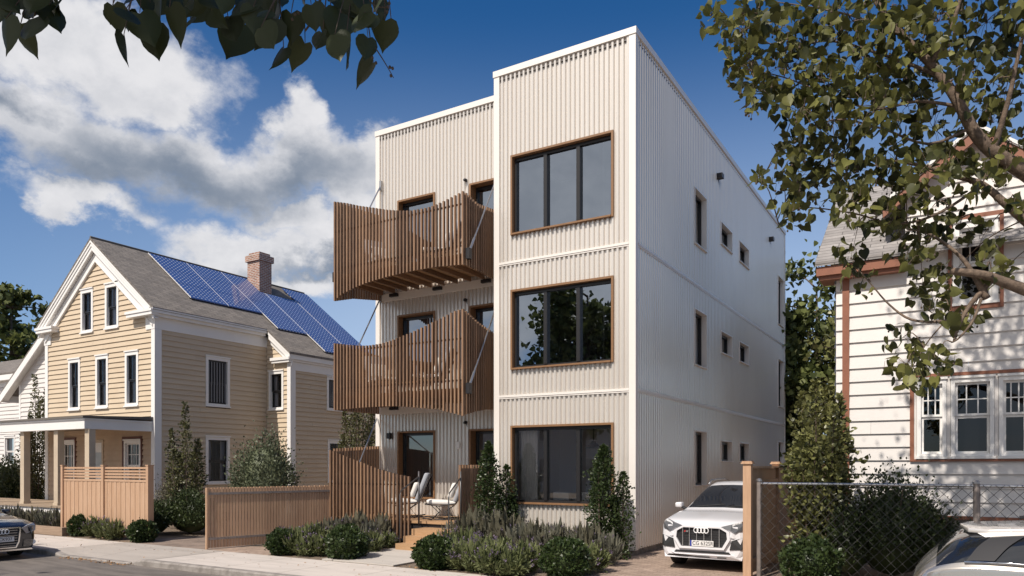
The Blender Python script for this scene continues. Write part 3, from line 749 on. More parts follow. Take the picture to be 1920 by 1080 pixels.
# ================================================================== HOUSES
def house_window(root, w, a0, a1, z0, z1, casing='white_paint', sashm='dark_frame', cw=.085, d=.045, muntin=(2, 1), lower_muntin=False, name='window', bars=False, outer=None, glass='house_glass', rail=.48, curtains=True):
    """casing, two sashes, glass set back in the wall"""
    mb = MB(); e = .02
    w.box(mb, a0, a0 + cw, -.10, d, z0, z1); w.box(mb, a1 - cw, a1, -.10, d, z0, z1)
    w.box(mb, a0 + cw, a1 - cw, -.10, d, z1 - cw * 1.1, z1); w.box(mb, a0 + cw, a1 - cw, -.10, d, z0, z0 + cw * .7)
    w.box(mb, a0 - e, a1 + e, .0, d + .04, z0 - .05, z0 - .002); w.box(mb, a0 - e, a1 + e, .0, d + .03, z1 + .002, z1 + .045)
    f = mb.build(name, M[casing], root)
    if outer:
        mb = MB(); o = .085
        w.box(mb, a0 - o, a0 - e - .002, 0, d + .012, z0 - .05 - o, z1 + .05 + o); w.box(mb, a1 + e + .002, a1 + o, 0, d + .012, z0 - .05 - o, z1 + .05 + o)
        w.box(mb, a0 - e, a1 + e, 0, d + .012, z1 + .05, z1 + .05 + o); w.box(mb, a0 - e, a1 + e, 0, d + .012, z0 - .05 - o, z0 - .052)
        mb.build('surround', M[outer], f)
    b0, b1, c0, c1 = a0 + cw, a1 - cw, z0 + cw * .7, z1 - cw * 1.1
    zm = c0 + (c1 - c0) * rail; s = .045
    mb = MB()
    for (p0, p1, dd) in ((c0, zm, -.075), (zm, c1, -.045)):
        w.box(mb, b0 + .002, b0 + s, dd - .02, dd + .02, p0 + .002, p1); w.box(mb, b1 - s, b1 - .002, dd - .02, dd + .02, p0 + .002, p1)
        w.box(mb, b0 + s, b1 - s, dd - .02, dd + .02, p0 + .002, p0 + s); w.box(mb, b0 + s, b1 - s, dd - .02, dd + .02, p1 - s, p1 - .002)
        mu = muntin if (p1 == c1 or lower_muntin) else (1, 1)
        for k in range(1, mu[0]):
            x = b0 + (b1 - b0) * k / mu[0]; w.box(mb, x - .011, x + .011, dd - .012, dd + .016, p0 + s, p1 - s)
        for k in range(1, mu[1]):
            z = p0 + (p1 - p0) * k / mu[1]; w.box(mb, b0 + s, b1 - s, dd - .012, dd + .014, z - .011, z + .011)
    mb.build('sash', M[sashm], f)
    mb = MB(); w.quad(mb, [(b0 + .01, -.080, c0 + .01), (b1 - .01, -.080, c0 + .01), (b1 - .01, -.080, zm), (b0 + .01, -.080, zm)]); w.quad(mb, [(b0 + .01, -.05, zm), (b1 - .01, -.05, zm), (b1 - .01, -.05, c1 - .01), (b0 + .01, -.05, c1 - .01)])
    mb.build('pane', M[glass], f)
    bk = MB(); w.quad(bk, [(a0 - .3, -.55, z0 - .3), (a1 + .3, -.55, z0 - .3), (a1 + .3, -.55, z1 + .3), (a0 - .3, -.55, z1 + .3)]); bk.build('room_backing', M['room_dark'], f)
    if not bars and curtains:
        ck = MB(); cwid = (b1 - b0) * (.22 + .2 * jr.random())
        for (s0, s1) in ((b0 - .03, b0 + cwid), (b1 - cwid * .7, b1 + .03)):
            m_ = 8
            for q in range(m_):
                x0 = s0 + (s1 - s0) * q / m_; x1 = s0 + (s1 - s0) * (q + 1) / m_
                w.quad(ck, [(x0, -.16 - .02 * (q % 2), c0), (x1, -.16 - .02 * ((q + 1) % 2), c0), (x1, -.16 - .02 * ((q + 1) % 2), c1), (x0, -.16 - .02 * (q % 2), c1)])
        ck.build('curtain', M['curtain_cloth'], f)
    if bars:
        mb = MB(); n = 7
        for k in range(n):
            x = b0 + .06 + (b1 - b0 - .12) * k / (n - 1); w.box(mb, x - .02, x + .02, -.03, -.015, c0 + .06, c1 - .06)
        mb.build('blind', M['blind'], f)
    return f

# ---------------------------------------------------------------- beige house
HX0, HX1, HY, HE = -29.67, -22.9, 15.0, 24.6
EX, EY = -21.58, 19.65
RX, RZ, RK = -26.28, 10.08, .778
def rz(x): return RZ - RK * abs(x - RX)
hs = thing('beige_house', (-26.3, HY, 0), 'beige clapboard house with white trim, solar roof and open front porch', 'house')
hF, hS, eF, eS = Wall('F', HY), Wall('S', HX1), Wall('F', EY), Wall('S', EX)
fw = [(-28.12, -27.34, 4.06, 5.9), (-26.35, -25.57, 4.06, 5.9), (-24.56, -23.79, 4.06, 5.9), (-27.3, -26.51, 6.82, 8.36), (-25.76, -24.94, 6.83, 8.38)]
gw = [(-28.62, -27.7, 1.0, 2.9), (-26.62, -25.86, .76, 2.92), (-24.62, -23.66, 1.2, 2.86)]
mb = MB()
clapboard(mb, hF, HX0 + .1, HX1 - .1, 3.3, 9.5, fw, .178, lim=lambda z: (RX - (RZ - .42 - z) / RK, RX + (RZ - .42 - z) / RK))
mb.build('front_wall', M['beige_lap'], hs)
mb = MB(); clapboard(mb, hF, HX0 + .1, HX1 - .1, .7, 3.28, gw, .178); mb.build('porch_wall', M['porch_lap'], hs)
sw = [(16.92, 17.93, 4.16, 5.9), (16.92, 17.93, 1.37, 3.03)]
esw = [(21.5, 22.5, 4.25, 5.56), (21.55, 22.5, 1.35, 3.0)]
ew = [(-22.74, -21.93, 4.16, 5.62)]
mb = MB(); clapboard(mb, hS, HY + .12, EY - .02, .3, 6.6, sw, .178); clapboard(mb, eF, HX1 + .02, EX - .12, .3, 7.0, ew, .178, lim=lambda z: (-99, RX + (RZ - .3 - z) / RK)); clapboard(mb, eS, EY + .12, HE, .3, 5.7, esw, .178)
mb.build('side_wall', M['beige_lap'], hs)
mb = MB()
clapboard(mb, Wall('L', HX0), HY + .1, HE, .3, 6.9, pitch=.21)
clapboard(mb, Wall('B', HE), HX0, EX, .3, 9.6, pitch=.21, lim=lambda z: (RX - (RZ - .2 - z) / RK, RX + (RZ - .2 - z) / RK))
mb.build('hidden_wall', M['beige_lap'], hs)
mb = MB(); mb.box(HX0 + .02, HX1 - .02, HY + .03, HE, -.1, .69); mb.box(HX1 - .02, EX - .03, EY + .03, HE, -.1, .3); mb.box(HX1 - .02, HX1 - .005, HY + .03, EY + .02, -.1, .3); mb.build('foundation', M['kerb_stone'], hs)
for a, b, c, d in fw: house_window(hs, hF, a, b, c, d, muntin=(2, 1), cw=.11)
house_window(hs, hF, *gw[0], outer='maroon_trim', sashm='white_paint', muntin=(3, 2)); house_window(hs, hF, *gw[2], outer='maroon_trim', sashm='white_paint', muntin=(3, 2))
mb = MB(); a, b, c, d = gw[1]
hF.box(mb, a, a + .09, -.05, .05, c, d); hF.box(mb, b - .09, b, -.05, .05, c, d); hF.box(mb, a + .09, b - .09, -.05, .05, d - .1, d); dr = mb.build('front_door', M['tan_post'], hs)
mb = MB(); hF.box(mb, a + .092, b - .092, -.05, -.005, c, d - .102); mb.build('door_leaf', M['white_paint'], dr)
mb = MB(); hF.box(mb, a + .18, b - .18, -.03, .0, c + 1.0, d - .45); mb.build('pane', M['house_glass'], dr)
mb = MB(); hF.box(mb, b - .18, b - .14, .0, .05, c + .88, c + .98); mb.build('handle', M['steel'], dr)
for i, h in enumerate(sw): house_window(hs, hS, *h, muntin=(1, 1), bars=(i == 0), cw=.1)
for i, h in enumerate(esw): house_window(hs, eS, *h, muntin=(1, 1), bars=(i == 0), cw=.1)
house_window(hs, eF, *ew[0], muntin=(2, 1), cw=.1)
# roof slabs, one mesh
mb = MB()
def slope(x0, x1, y0, y1, t=.09, o=0.0):
    ps = [(x0, y0, rz(x0) + o), (x1, y0, rz(x1) + o), (x1, y1, rz(x1) + o), (x0, y1, rz(x0) + o)]
    lo = [(p[0], p[1], p[2] - t) for p in ps]
    mb.hexa(lo + ps)
slope(RX, -22.62, 14.73, 19.44); slope(RX, -21.40, 19.44, 24.75); slope(-29.95, RX - .0005, 14.73, 24.75)
rf = mb.build('roof', M['shingle'], hs)
mb = MB(); mb.tube([(RX, 14.74, RZ + .01), (RX, 24.74, RZ + .01)], .05, 5); mb.build('ridge_cap', M['roof_edge'], rf)
# rake boards, soffits, friezes, cornice, returns, corner boards
mb = MB()
def rake(x0, x1, ytop, ywall, v0, v1, dep, y):
    """strip hanging v0..v1 below the roof line, between x0 and x1, at Y y..y+dep"""
    P = [(x0, y, rz(x0) - v0), (x1, y, rz(x1) - v0), (x1, y, rz(x1) - v1), (x0, y, rz(x0) - v1)]
    mb.prism(P, (0, dep, 0))
for (x0, x1) in ((RX, -22.68), (-29.9, RX)):
    rake(x0, x1, 0, 0, .092, .17, .06, 14.735); rake(x0, x1, 0, 0, .17, .30, .06, 14.765); rake(x0, x1, 0, 0, .30, .44, .05, 14.79)
    xi = x1 - .25 if x0 == RX else x0 + .25
    a, b = (x0, xi) if x0 == RX else (xi, x1)
    rake(a, b, 0, 0, .44, .76, .05, 14.925); rake(a, b, 0, 0, .76, .82, .075, 14.900)
    P = [(x0, 14.83, rz(x0) - .40), (x1, 14.83, rz(x1) - .40), (x1, 14.99, rz(x1) - .40), (x0, 14.99, rz(x0) - .40)]
    mb.hexa(P + [(p[0], p[1], p[2] + .03) for p in P])
# eave cornice and frieze on the long side
hS.box(mb, 14.735, 19.44, .02, .265, 7.06, 7.235); hS.box(mb, 14.80, 19.44, .02, .19, 6.96, 7.058); hS.box(mb, 14.98, EY - .01, -.01, .045, 6.56, 6.958)
hS.box(mb, 14.72, 19.44, .02, .285, 7.155, 7.20)
# ell cornice
eS.box(mb, 19.46, 24.7, .0, .16, 6.02, 6.27); eS.box(mb, 19.50, 24.7, .0, .10, 5.94, 6.018); eS.box(mb, EY + .01, 24.6, -.01, .045, 5.62, 5.938)
# ell rake
for v0, v1, y in ((.092, .2, 19.45), (.2, .36, 19.47), (.36, .55, 19.56)):
    rake(-22.6, -21.44, 0, 0, v0, v1, .06, y)
mb.box(-22.46, -21.43, 19.42, 19.66, 5.99, 6.10); mb.box(-22.42, -21.46, 19.46, 19.66, 5.90, 5.988)
# returns at the gable
mb.box(-24.12, -22.64, 14.68, 14.98, 7.10, 7.19); mb.box(-24.08, -22.66, 14.71, 14.98, 6.99, 7.098)
mb.box(-29.94, -28.75, 14.68, 14.98, 7.10, 7.19); mb.box(-29.9, -28.79, 14.71, 14.98, 6.99, 7.098)
# capitals and corner boards
mb.box(-23.34, -22.84, 14.94, 15.08, 6.56, 6.985); mb.box(-29.76, -29.3, 14.94, 15.08, 6.56, 6.985)
hF.box(mb, HX1 - .15, HX1 + .05, -.02, .05, .2, 6.555); hS.box(mb, HY + .021, HY + .2, -.02, .05, .2, 6.555); hF.box(mb, HX0 - .05, HX0 + .15, -.02, .05, .2, 6.555)
eF.box(mb, EX - .14, EX + .05, -.02, .05, .2, 5.93); eS.box(mb, EY + .021, EY + .2, -.02, .05, .2, 5.615); eS.box(mb, HE - .15, HE + .02, -.02, .05, .2, 5.615)
mb.build('white_trim', M['white_paint'], hs)
# chimney
mb = MB()
mb.box(-26.02, -25.27, 21.3, 21.95, 8.7, 10.70); mb.box(-26.09, -25.2, 21.23, 22.02, 10.70, 10.96); mb.box(-25.98, -25.31, 21.34, 21.91, 10.96, 11.08)
mb.build('chimney', M['brick'], hs)
mb = MB(); mb.box(-26.05, -25.245, 21.27, 21.975, 8.9, 9.34); mb.box(-26.05, -25.62, 21.268, 21.3, 9.34, 9.62); mb.build('chimney_flashing', M['galv'], hs)
# solar panels
def panel(x0, x1, y0, y1):
    m2 = MB(); o = .10
    ps = [(x0, y0, rz(x0) + o), (x1, y0, rz(x1) + o), (x1, y1, rz(x1) + o), (x0, y1, rz(x0) + o)]
    m2.hexa([(p[0], p[1], p[2] - .04) for p in ps] + ps); return m2.build('solar_panel', M['solar'], hs)
cols = [((16.80, 18.385), -26.06, .845, 3, 0), ((18.405, 19.985), -26.06, .845, 3, 0), ((20.005, 21.28), -26.06, .85, 4, 0), ((21.52, 23.2), -26.06, .88, 5, 1), ((23.22, 24.7), -26.06, .88, 5, 0)]
for (y0, y1), xt, dx, n, sk in cols:
    for k in range(sk, n): panel(xt + k * dx + .006, xt + (k + 1) * dx - .006, y0, 21.5 if (y1 == 21.28 and k > 0) else y1)
for (y0, y1), xt, dx, n, sk in cols:
    for xx in (xt + sk * dx + .2, xt + n * dx - .12):
        mb = MB(); mb.hexa([(xx, y0, rz(xx)), (xx + .05, y0, rz(xx + .05)), (xx + .05, y1, rz(xx + .05)), (xx, y1, rz(xx)), (xx, y0, rz(xx) + .058), (xx + .05, y0, rz(xx + .05) + .058), (xx + .05, y1, rz(xx + .05) + .058), (xx, y1, rz(xx) + .058)])
        mb.build('panel_rail', M['dark_steel'], hs)
for yb, x0, x1 in ((18.395, -26.06, -23.525), (19.995, -26.06, -22.66), (21.51, -25.18, -21.66), (23.21, -25.18, -21.66), (16.79, -26.06, -23.525)):
    mb = MB(); o = .104; ps = [(x0, yb - .011, rz(x0) + o), (x1, yb - .011, rz(x1) + o), (x1, yb + .011, rz(x1) + o), (x0, yb + .011, rz(x0) + o)]
    mb.hexa([(p[0], p[1], p[2] - .03) for p in ps] + ps); mb.build('panel_clamp', M['plate_white'], hs)
# porch
PY = 12.83
mb = MB()
mb.hexa([(-34, PY - .2, 3.47), (-22.92, PY - .2, 3.47), (-22.92, HY - .06, 3.52), (-34, HY - .06, 3.52), (-34, PY - .2, 3.535), (-22.92, PY - .2, 3.535), (-22.92, HY - .06, 3.62), (-34, HY - .06, 3.62)])
mb.build('porch_roof', M['roof_edge'], hs)
mb = MB()
mb.box(-34, -22.98, PY - .12, PY + .1, 3.14, 3.42); mb.box(-23.2, -22.98, PY + .102, HY - .06, 3.14, 3.42); mb.box(-34, -22.95, PY - .16, PY + .1, 3.42, 3.468); mb.box(-23.2, -22.95, PY + .102, HY - .06, 3.42, 3.468); mb.box(-34, -23.2, PY + .1, HY - .06, 3.36, 3.4)
mb.build('porch_beam', M['white_paint'], hs)
for x in (-31.2, -29.05, -26.95, -24.85, -23.06):
    mb = MB(); s = .12 if x > -28 else .11
    mb.box(x - s, x + s, PY + .0, PY + .2, .76, 3.13); mb.box(x - s - .02, x + s + .02, PY - .02, PY + .22, .72, .80)
    mb.build('porch_post', M['tan_post'], hs)
mb = MB()
for k in range(16): mb.box(-34, -22.95, PY - .22 + .14 * k, PY - .22 + .14 * k + .134, .66, .72)
mb.build('porch_floor', M['porch_board'], hs)
mb = MB(); mb.box(-34, -23.0, PY - .16, PY - .1, .46, .655); mb.box(-23.06, -23.0, PY - .098, HY - .04, .46, .655); mb.build('porch_skirt', M['white_paint'], hs)
mb = MB()
x = -33.0
while x < -23.1:
    mb.prism([(x, PY - .08, .0), (x + .04, PY - .08, 0), (x + .44, PY - .08, .455), (x + .40, PY - .08, .455)], (0, .012, 0)); mb.prism([(x + .44, PY - .065, .0), (x + .40, PY - .065, 0), (x, PY - .065, .455), (x + .04, PY - .065, .455)], (0, .012, 0)); x += .12
mb.build('lattice', M['lattice'], hs)
mb = MB(); mb.box(-23.3, -23.0, PY - .0, PY + .2, 0, .45); mb.build('porch_pier', M['brick'], hs)

# ---------------------------------------------------------------- white house at the far left
wh = thing('white_house', (-36, 17, 0), 'white clapboard house mostly hidden behind the beige house', 'house')
wF, wG = Wall('F', 17.0), Wall('F', 19.0)
AX, AZ, AK = -31.2, 9.1, .69
def wz(x): return AZ - AK * abs(x - AX)
mb = MB(); clapboard(mb, wF, -35.85, -27, .2, 9.0, [], .2, lim=lambda z: (AX - (AZ - .15 - z) / AK, AX + (AZ - .15 - z) / AK)); clapboard(mb, Wall('L', -35.85), 17.0, 26, .2, 5.6, [], .2); mb.build('front_wall', M['white_lap'], wh)
wgw = [(-41.6, -40.55, 2.0, 3.5)]
mb = MB(); clapboard(mb, wG, -52, -35.9, .2, 6.2, wgw, .2); mb.build('wing_wall', M['white_lap'], wh)
house_window(wh, wG, *wgw[0], sashm='white_paint', muntin=(1, 1))
mb = MB()
for x0, x1 in ((-36.95, AX), (AX + .0005, -25.5)):
    ps = [(x0, 16.65, wz(x0) + .1), (x1, 16.65, wz(x1) + .1), (x1, 27, wz(x1) + .1), (x0, 27, wz(x0) + .1)]
    mb.hexa([(p[0], p[1], p[2] - .1) for p in ps] + ps)
ps = [(-53, 18.6, 6.55), (-35.8, 18.6, 6.55), (-35.8, 22.5, 8.2), (-53, 22.5, 8.2)]; mb.hexa(ps + [(p[0], p[1], p[2] + .1) for p in ps])
mb.build('roof', M['shingle'], wh)
mb = MB()
P = [(-36.93, 16.64, wz(-36.93)), (AX, 16.64, wz(AX)), (AX, 16.64, wz(AX) - .34), (-36.93, 16.64, wz(-36.93) - .34)]; mb.prism(P, (0, .05, 0))
P = [(-36.9, 16.69, wz(-36.9) - .22), (AX, 16.69, wz(AX) - .22), (AX, 17.0, wz(AX) - .22), (-36.9, 17.0, wz(-36.9) - .22)]; mb.hexa(P + [(p[0], p[1], p[2] + .04) for p in P])
mb.box(-53, -35.9, 18.58, 19.0, 6.28, 6.54); mb.box(-53, -35.9, 18.93, 18.98, 6.0, 6.278); mb.box(-36.95, -36.9, 16.7, 26, wz(-36.9) - .3, wz(-36.9))
wF.box(mb, -35.9, -35.76, -.05, .04, .2, 5.6)
mb.build('white_trim', M['white_paint'], wh)

# ---------------------------------------------------------------- white house on the right
QY, QX0, QX1 = 16.5, -2.12, 6.0
rh = thing('white_house', (2, QY, 0), 'white clapboard house with rust brown trim and grey shingle roof', 'house')
qF = Wall('F', QY)
GA, GZt, GK = .32, 8.36, .76
def qz(x): return GZt - GK * abs(x - GA)
tri = [(-.66, -.16, 2.18, 3.66), (-.09, .61, 2.18, 3.66), (.68, 1.18, 2.18, 3.66)]
upw = [(-.05, .67, 5.09, 6.62)]
mb = MB()
clapboard(mb, qF, QX0, QX1, 1.04, 6.1, [(-.75, 1.27, 2.1, 3.74)] + upw, .262)
clapboard(mb, qF, -.86, 1.5, 6.1, 8.2, upw, .262, lim=lambda z: (GA - (GZt - .16 - z) / GK, GA + (GZt - .16 - z) / GK))
for a_, b_ in ((-.75, -.665), (-.155, -.095), (.615, .675), (1.185, 1.27)): qF.box(mb, a_, b_, -.03, .03, 2.1, 3.74)
qF.box(mb, -.664, 1.184, -.03, .015, 2.1, 2.125); qF.box(mb, -.664, 1.184, -.03, .015, 3.71, 3.74)
mb.build('front_wall', M['white_lap'], rh)
mb = MB(); clapboard(mb, Wall('L', QX0), QY, 23, 1.04, 8.6, [], .262, lim=lambda z: (19.8 - (8.6 - z) / .73, 19.8 + (8.6 - z) / .73)); clapboard(mb, Wall('S', QX1), QY, 23, 1.04, 6.1, [], .262); clapboard(mb, Wall('L', -.86), QY, 18.6, 5.9, 7.3, [], .262); mb.build('side_wall', M['white_lap'], rh)
mb = MB(); mb.box(QX0 + .03, QX1 - .02, QY + .02, 23, -.1, 1.035); mb.build('foundation', M['kerb_stone'], rh)
mb = MB()
def slab(ps, t=.09): mb.hexa([(p[0], p[1], p[2] - t) for p in ps] + ps)
slab([(-2.48, 16.16, 6.16), (6.4, 16.16, 6.16), (6.4, 19.8, 8.74), (-2.48, 19.8, 8.74)])
slab([(-2.48, 19.801, 8.74), (6.4, 19.801, 8.74), (6.4, 23.4, 6.16), (-2.48, 23.4, 6.16)])
slab([(-1.28, 16.2, qz(-1.28)), (GA, 16.2, qz(GA)), (GA, 19.6, qz(GA)), (-1.28, 17.6, qz(-1.28))])
slab([(GA + .0005, 16.2, qz(GA)), (1.92, 16.2, qz(1.92)), (1.92, 17.6, qz(1.92)), (GA + .0005, 19.6, qz(GA))])
mb.build('roof', M['shingle_grey'], rh)
mb = MB()
for x0, x1 in ((-1.27, GA), (GA, 1.91)):
    mb.prism([(x0, 16.19, qz(x0) + .01), (x1, 16.19, qz(x1) + .01), (x1, 16.19, qz(x1) - .06), (x0, 16.19, qz(x0) - .06)], (0, .03, 0))
mb.build('roof_edge_strip', M['white_paint'], rh)
mb = MB()
for x0, x1 in ((-1.24, GA), (GA, 1.88)):
    mb.prism([(x0, 16.225, qz(x0) - .092), (x1, 16.225, qz(x1) - .092), (x1, 16.225, qz(x1) - .30), (x0, 16.225, qz(x0) - .30)], (0, .05, 0))
    P = [(x0, 16.275, qz(x0) - .2), (x1, 16.275, qz(x1) - .2), (x1, 16.47, qz(x1) - .2), (x0, 16.47, qz(x0) - .2)]; mb.hexa(P + [(p[0], p[1], p[2] + .03) for p in P])
mb.box(-2.46, -.87, 16.2, 16.26, 5.88, 6.06); mb.box(-2.40, -.87, 16.262, 16.46, 5.80, 5.88); mb.box(-2.46, -2.13, 16.262, 17.2, 5.88, 6.06)
mb.box(1.51, 6.3, 16.2, 16.26, 5.88, 6.06); mb.box(1.51, 6.3, 16.262, 16.46, 5.80, 5.88)
qF.box(mb, -2.0, -1.87, -.03, .045, .95, 5.80)
qF.box(mb, QX0, QX1, -.03, .04, .97, 1.036)
mb.build('brown_trim', M['brown_trim'], rh)
for h in tri: house_window(rh, qF, *h, sashm='white_paint', muntin=(3, 2), cw=.07, rail=.53, curtains=False)
mb = MB(); a0, a1, b0, b1 = -.78, 1.3, 2.08, 3.78
qF.box(mb, a0, a0 + .07, -.03, .06, b0, b1); qF.box(mb, a1 - .07, a1, -.03, .06, b0, b1); qF.box(mb, a0 + .07, a1 - .07, -.03, .06, b1 - .06, b1); qF.box(mb, a0 + .07, a1 - .07, -.03, .06, b0, b0 + .045)
mb.build('window_surround', M['brown_trim'], rh)
house_window(rh, qF, *upw[0], sashm='white_paint', muntin=(3, 2), cw=.10, outer='brown_trim', rail=.5, curtains=False)
# ---------------------------------------------------------------- house over the road, mirrored in the ground floor window
fh = thing('white_house', (-23, -12, 0), 'white clapboard house across the street, mirrored in the ground floor window', 'house')
fB = Wall('B', -12.0); fwn = [(-27.2, -26.2, 3.6, 5.2), (-24.0, -23.0, 3.6, 5.2), (-20.6, -19.6, 3.6, 5.2), (-27.2, -26.2, .9, 2.5), (-24, -23, .9, 2.5), (-20.8, -19.6, .9, 2.5)]
mb = MB(); clapboard(mb, fB, -30, -16, .2, 6.2, fwn, .22); mb.build('front_wall', M['white_lap'], fh)
for h in fwn: house_window(fh, fB, *h, muntin=(2, 1))
mb = MB(); ps = [(-30.5, -11.6, 6.2), (-15.5, -11.6, 6.2), (-15.5, -15.5, 8.2), (-30.5, -15.5, 8.2)]; mb.hexa(ps + [(p[0], p[1], p[2] + .1) for p in ps]); mb.build('roof', M['shingle'], fh)
# ================================================================== FENCES
def obox(mb, A, B, t0, t1, n0, n1, z0, z1):
    """box along A->B (fractions in metres t0..t1), n = offset to the right-hand side of travel"""
    ax, ay = A; dx, dy = B[0] - ax, B[1] - ay; L = math.hypot(dx, dy); dx /= L; dy /= L; nx, ny = dy, -dx
    def q(t, n, z): return (ax + dx * t + nx * n, ay + dy * t + ny * n, z)
    mb.hexa([q(t0, n1, z0), q(t1, n1, z0), q(t1, n0, z0), q(t0, n0, z0), q(t0, n1, z1), q(t1, n1, z1), q(t1, n0, z1), q(t0, n0, z1)])
# cedar screen fence in front of the beige house
fe = thing('cedar_fence', (-20.3, 11.75, 0), 'cedar board fence with slatted top panel in front of beige house', 'fence')
for x in (-22.35, -20.28, -18.22):
    mb = MB(); s = .055 if x > -22 and x < -19 else .05
    mb.box(x - s, x + s, 11.70, 11.86 if x > -19 else 11.82, 0, 1.99); mb.box(x - s - .012, x + s + .012, 11.69, 11.87 if x > -19 else 11.83, 1.99, 2.02); mb.build('post', M['cedar'], fe)
for x0, x1 in ((-22.30, -20.335), (-20.225, -18.275)):
    mb = MB(); n = 18; w_ = (x1 - x0) / n
    for k in range(n): mb.box(x0 + k * w_ + .003, x0 + (k + 1) * w_ - .003, 11.745 + .006 * (k % 2), 11.775, .06, 1.56)
    mb.box(x0, x1, 11.735, 11.785, 1.562, 1.62); mb.build('board_panel', M['cedar'], fe)
    mb = MB()
    for z in (1.66, 1.74, 1.82, 1.91): mb.box(x0, x1, 11.745, 11.77, z, z + .052)
    mb.build('slat_panel', M['cedar'], fe)
# slatted side fence
fe = thing('slat_fence', (-15, 13, 0), 'weathered vertical slat fence with two steel rails beside the side drive', 'fence')
A, B = (-15.33, 11.39), (-14.46, 14.52); L = math.hypot(B[0] - A[0], B[1] - A[1])
mb = MB(); n = 43
for k in range(n): obox(mb, A, B, k * L / n + .004, k * L / n + .058, -.02, .02, .03, 1.47 + .006 * math.sin(k * 3.1))
mb.build('slat_panel', M['fence_wood'], fe)
for z in (.22, 1.30):
    mb = MB(); obox(mb, A, B, .0, L, .022, .045, z, z + .055); mb.build('rail', M['galv'], fe)
mb = MB(); obox(mb, A, B, -.045, -.002, -.02, .05, 0, 1.47); mb.build('post', M['fence_wood'], fe)
# driveway fence
fe = thing('board_fence', (-3.18, 20, 0), 'tall wooden board fence with capped posts along the driveway', 'fence')
for k in range(8):
    y = 13.35 + 2.4 * k
    mb = MB(); mb.box(-3.245, -3.105, y, y + .14, 0, 2.03); mb.box(-3.275, -3.075, y - .03, y + .17, 2.03, 2.055); mb.box(-3.26, -3.09, y - .015, y + .155, 2.055, 2.08); mb.build('post', M['fence_wood'], fe)
    if k < 7:
        mb = MB(); y0, y1 = y + .145, y + 2.395; n = 16
        for j in range(n): mb.box(-3.185, -3.165, y0 + (y1 - y0) * j / n + .002, y0 + (y1 - y0) * (j + 1) / n - .002, .06, 1.95)
        mb.box(-3.20, -3.10, y0, y1, 1.955, 1.99); mb.box(-3.162, -3.115, y0, y1, 1.66, 1.74); mb.box(-3.162, -3.115, y0, y1, .25, .33)
        mb.build('board_panel', M['fence_wood'], fe)
# chain link fence
fe = thing('chain_link_fence', (-1, 13.48, 0), 'galvanised chain link fence in front of the rust trimmed white house', 'fence')
for x in (-3.0, .27, 3.6):
    mb = MB(); r = .05 if x > 0 else .042
    mb.tube([(x, 13.5, 0), (x, 13.5, 1.72)], r, 10); mb.build('post', M['galv'], fe, smooth=False)
    mb = MB(); mb.tube([(x, 13.5, 1.722), (x, 13.5, 1.75), (x, 13.5, 1.775)], [r + .012, r + .012, .02], 10); mb.build('post_cap', M['steel'], fe)
mb = MB(); mb.tube([(-3.0, 13.5, 1.685), (3.6, 13.5, 1.685)], .024, 8); mb.build('top_rail', M['alloy'], fe)
mb = MB(); P_ = .165; x0, x1, H_ = -2.95, 3.2, 1.70
for k in range(-11, 40):
    for sgn in (1, -1):
        a = x0 + k * P_; pts = []
        # line x = a + sgn-direction * z*(P_/.17)
        s = P_ / .175
        za, zb = .03, H_
        xa, xb = (a + s * za, a + s * zb) if sgn > 0 else (a + s * (H_ - za), a + s * (H_ - zb))
        # clip to x0..x1
        def zi(x): return za + (x - xa) / (xb - xa) * (zb - za)
        p, q = (xa, za), (xb, zb)
        lo, hi = (p, q) if p[0] < q[0] else (q, p)
        if hi[0] <= x0 or lo[0] >= x1: continue
        if lo[0] < x0: lo = (x0, zi(x0))
        if hi[0] > x1: hi = (x1, zi(x1))
        yy = 13.474 + .003 * sgn
        mb.tube([(lo[0], yy, lo[1]), (hi[0], yy, hi[1])], .0042, 4, cap=False)
for k in range(12): mb.tube([(x0 - .015, 13.47, .05 + .145 * k), (x0 + .03, 13.47, .12 + .145 * k), (x0 - .015, 13.47, .195 + .145 * k)], .0055, 4)
mb.build('mesh', M['mesh_wire'], fe)
# planter timber
pl = thing('planter_edging', (-23.5, 11.45, 0), 'low weathered timber edging of the bed before the beige porch', 'edging')
mb = MB(); mb.box(-27.5, -21.75, 11.40, 11.52, 0, .24); mb.build('front_board', M['old_timber'], pl)
mb = MB(); mb.box(-21.87, -21.75, 11.525, 11.9, 0, .235); mb.build('end_board', M['old_timber'], pl)

# ================================================================== PLANTS
def basis(dirs, roll):
    y = dirs / np.linalg.norm(dirs, axis=1, keepdims=True)
    r = rng.normal(size=y.shape) if roll is None else roll
    x = np.cross(y, r); x /= np.maximum(np.linalg.norm(x, axis=1, keepdims=True), 1e-6)
    z = np.cross(x, y); return x, y, z
T_SMALL = (np.array([(0, 0, 0), (.30, .5, .07), (0, 1, 0), (-.30, .5, .07)]), [(0, 1, 2), (0, 2, 3)])
T_BLADE = (np.array([(-.06, 0, 0), (.06, 0, 0), (0, 1, 0)]), [(0, 1, 2)])
T_IVY = (np.array([(0, 0, 0), (.42, .12, .06), (.34, .5, .03), (0, 1, -.05), (-.34, .5, .03), (-.42, .12, .06)]), [(0, 1, 2, 3), (0, 3, 4, 5)])
hr = [(0.0, .02, 0), (.20, -.11, .05), (.40, -.04, .10), (.50, .18, .12), (.46, .42, .10), (.33, .64, .06), (.17, .82, .01), (.06, .96, -.06), (0, 1.08, -.10)]
hl = [(-p[0], p[1], p[2]) for p in hr[1:-1]]
mid_ = [(0, .55, -.02)]
T_HEART = (np.array(hr + hl + mid_), [(0, 1, 2, 3, 16), (16, 3, 4, 5, 6), (16, 6, 7, 8), (0, 16, 11, 10, 9), (16, 14, 13, 12, 11), (16, 8, 15, 14)])
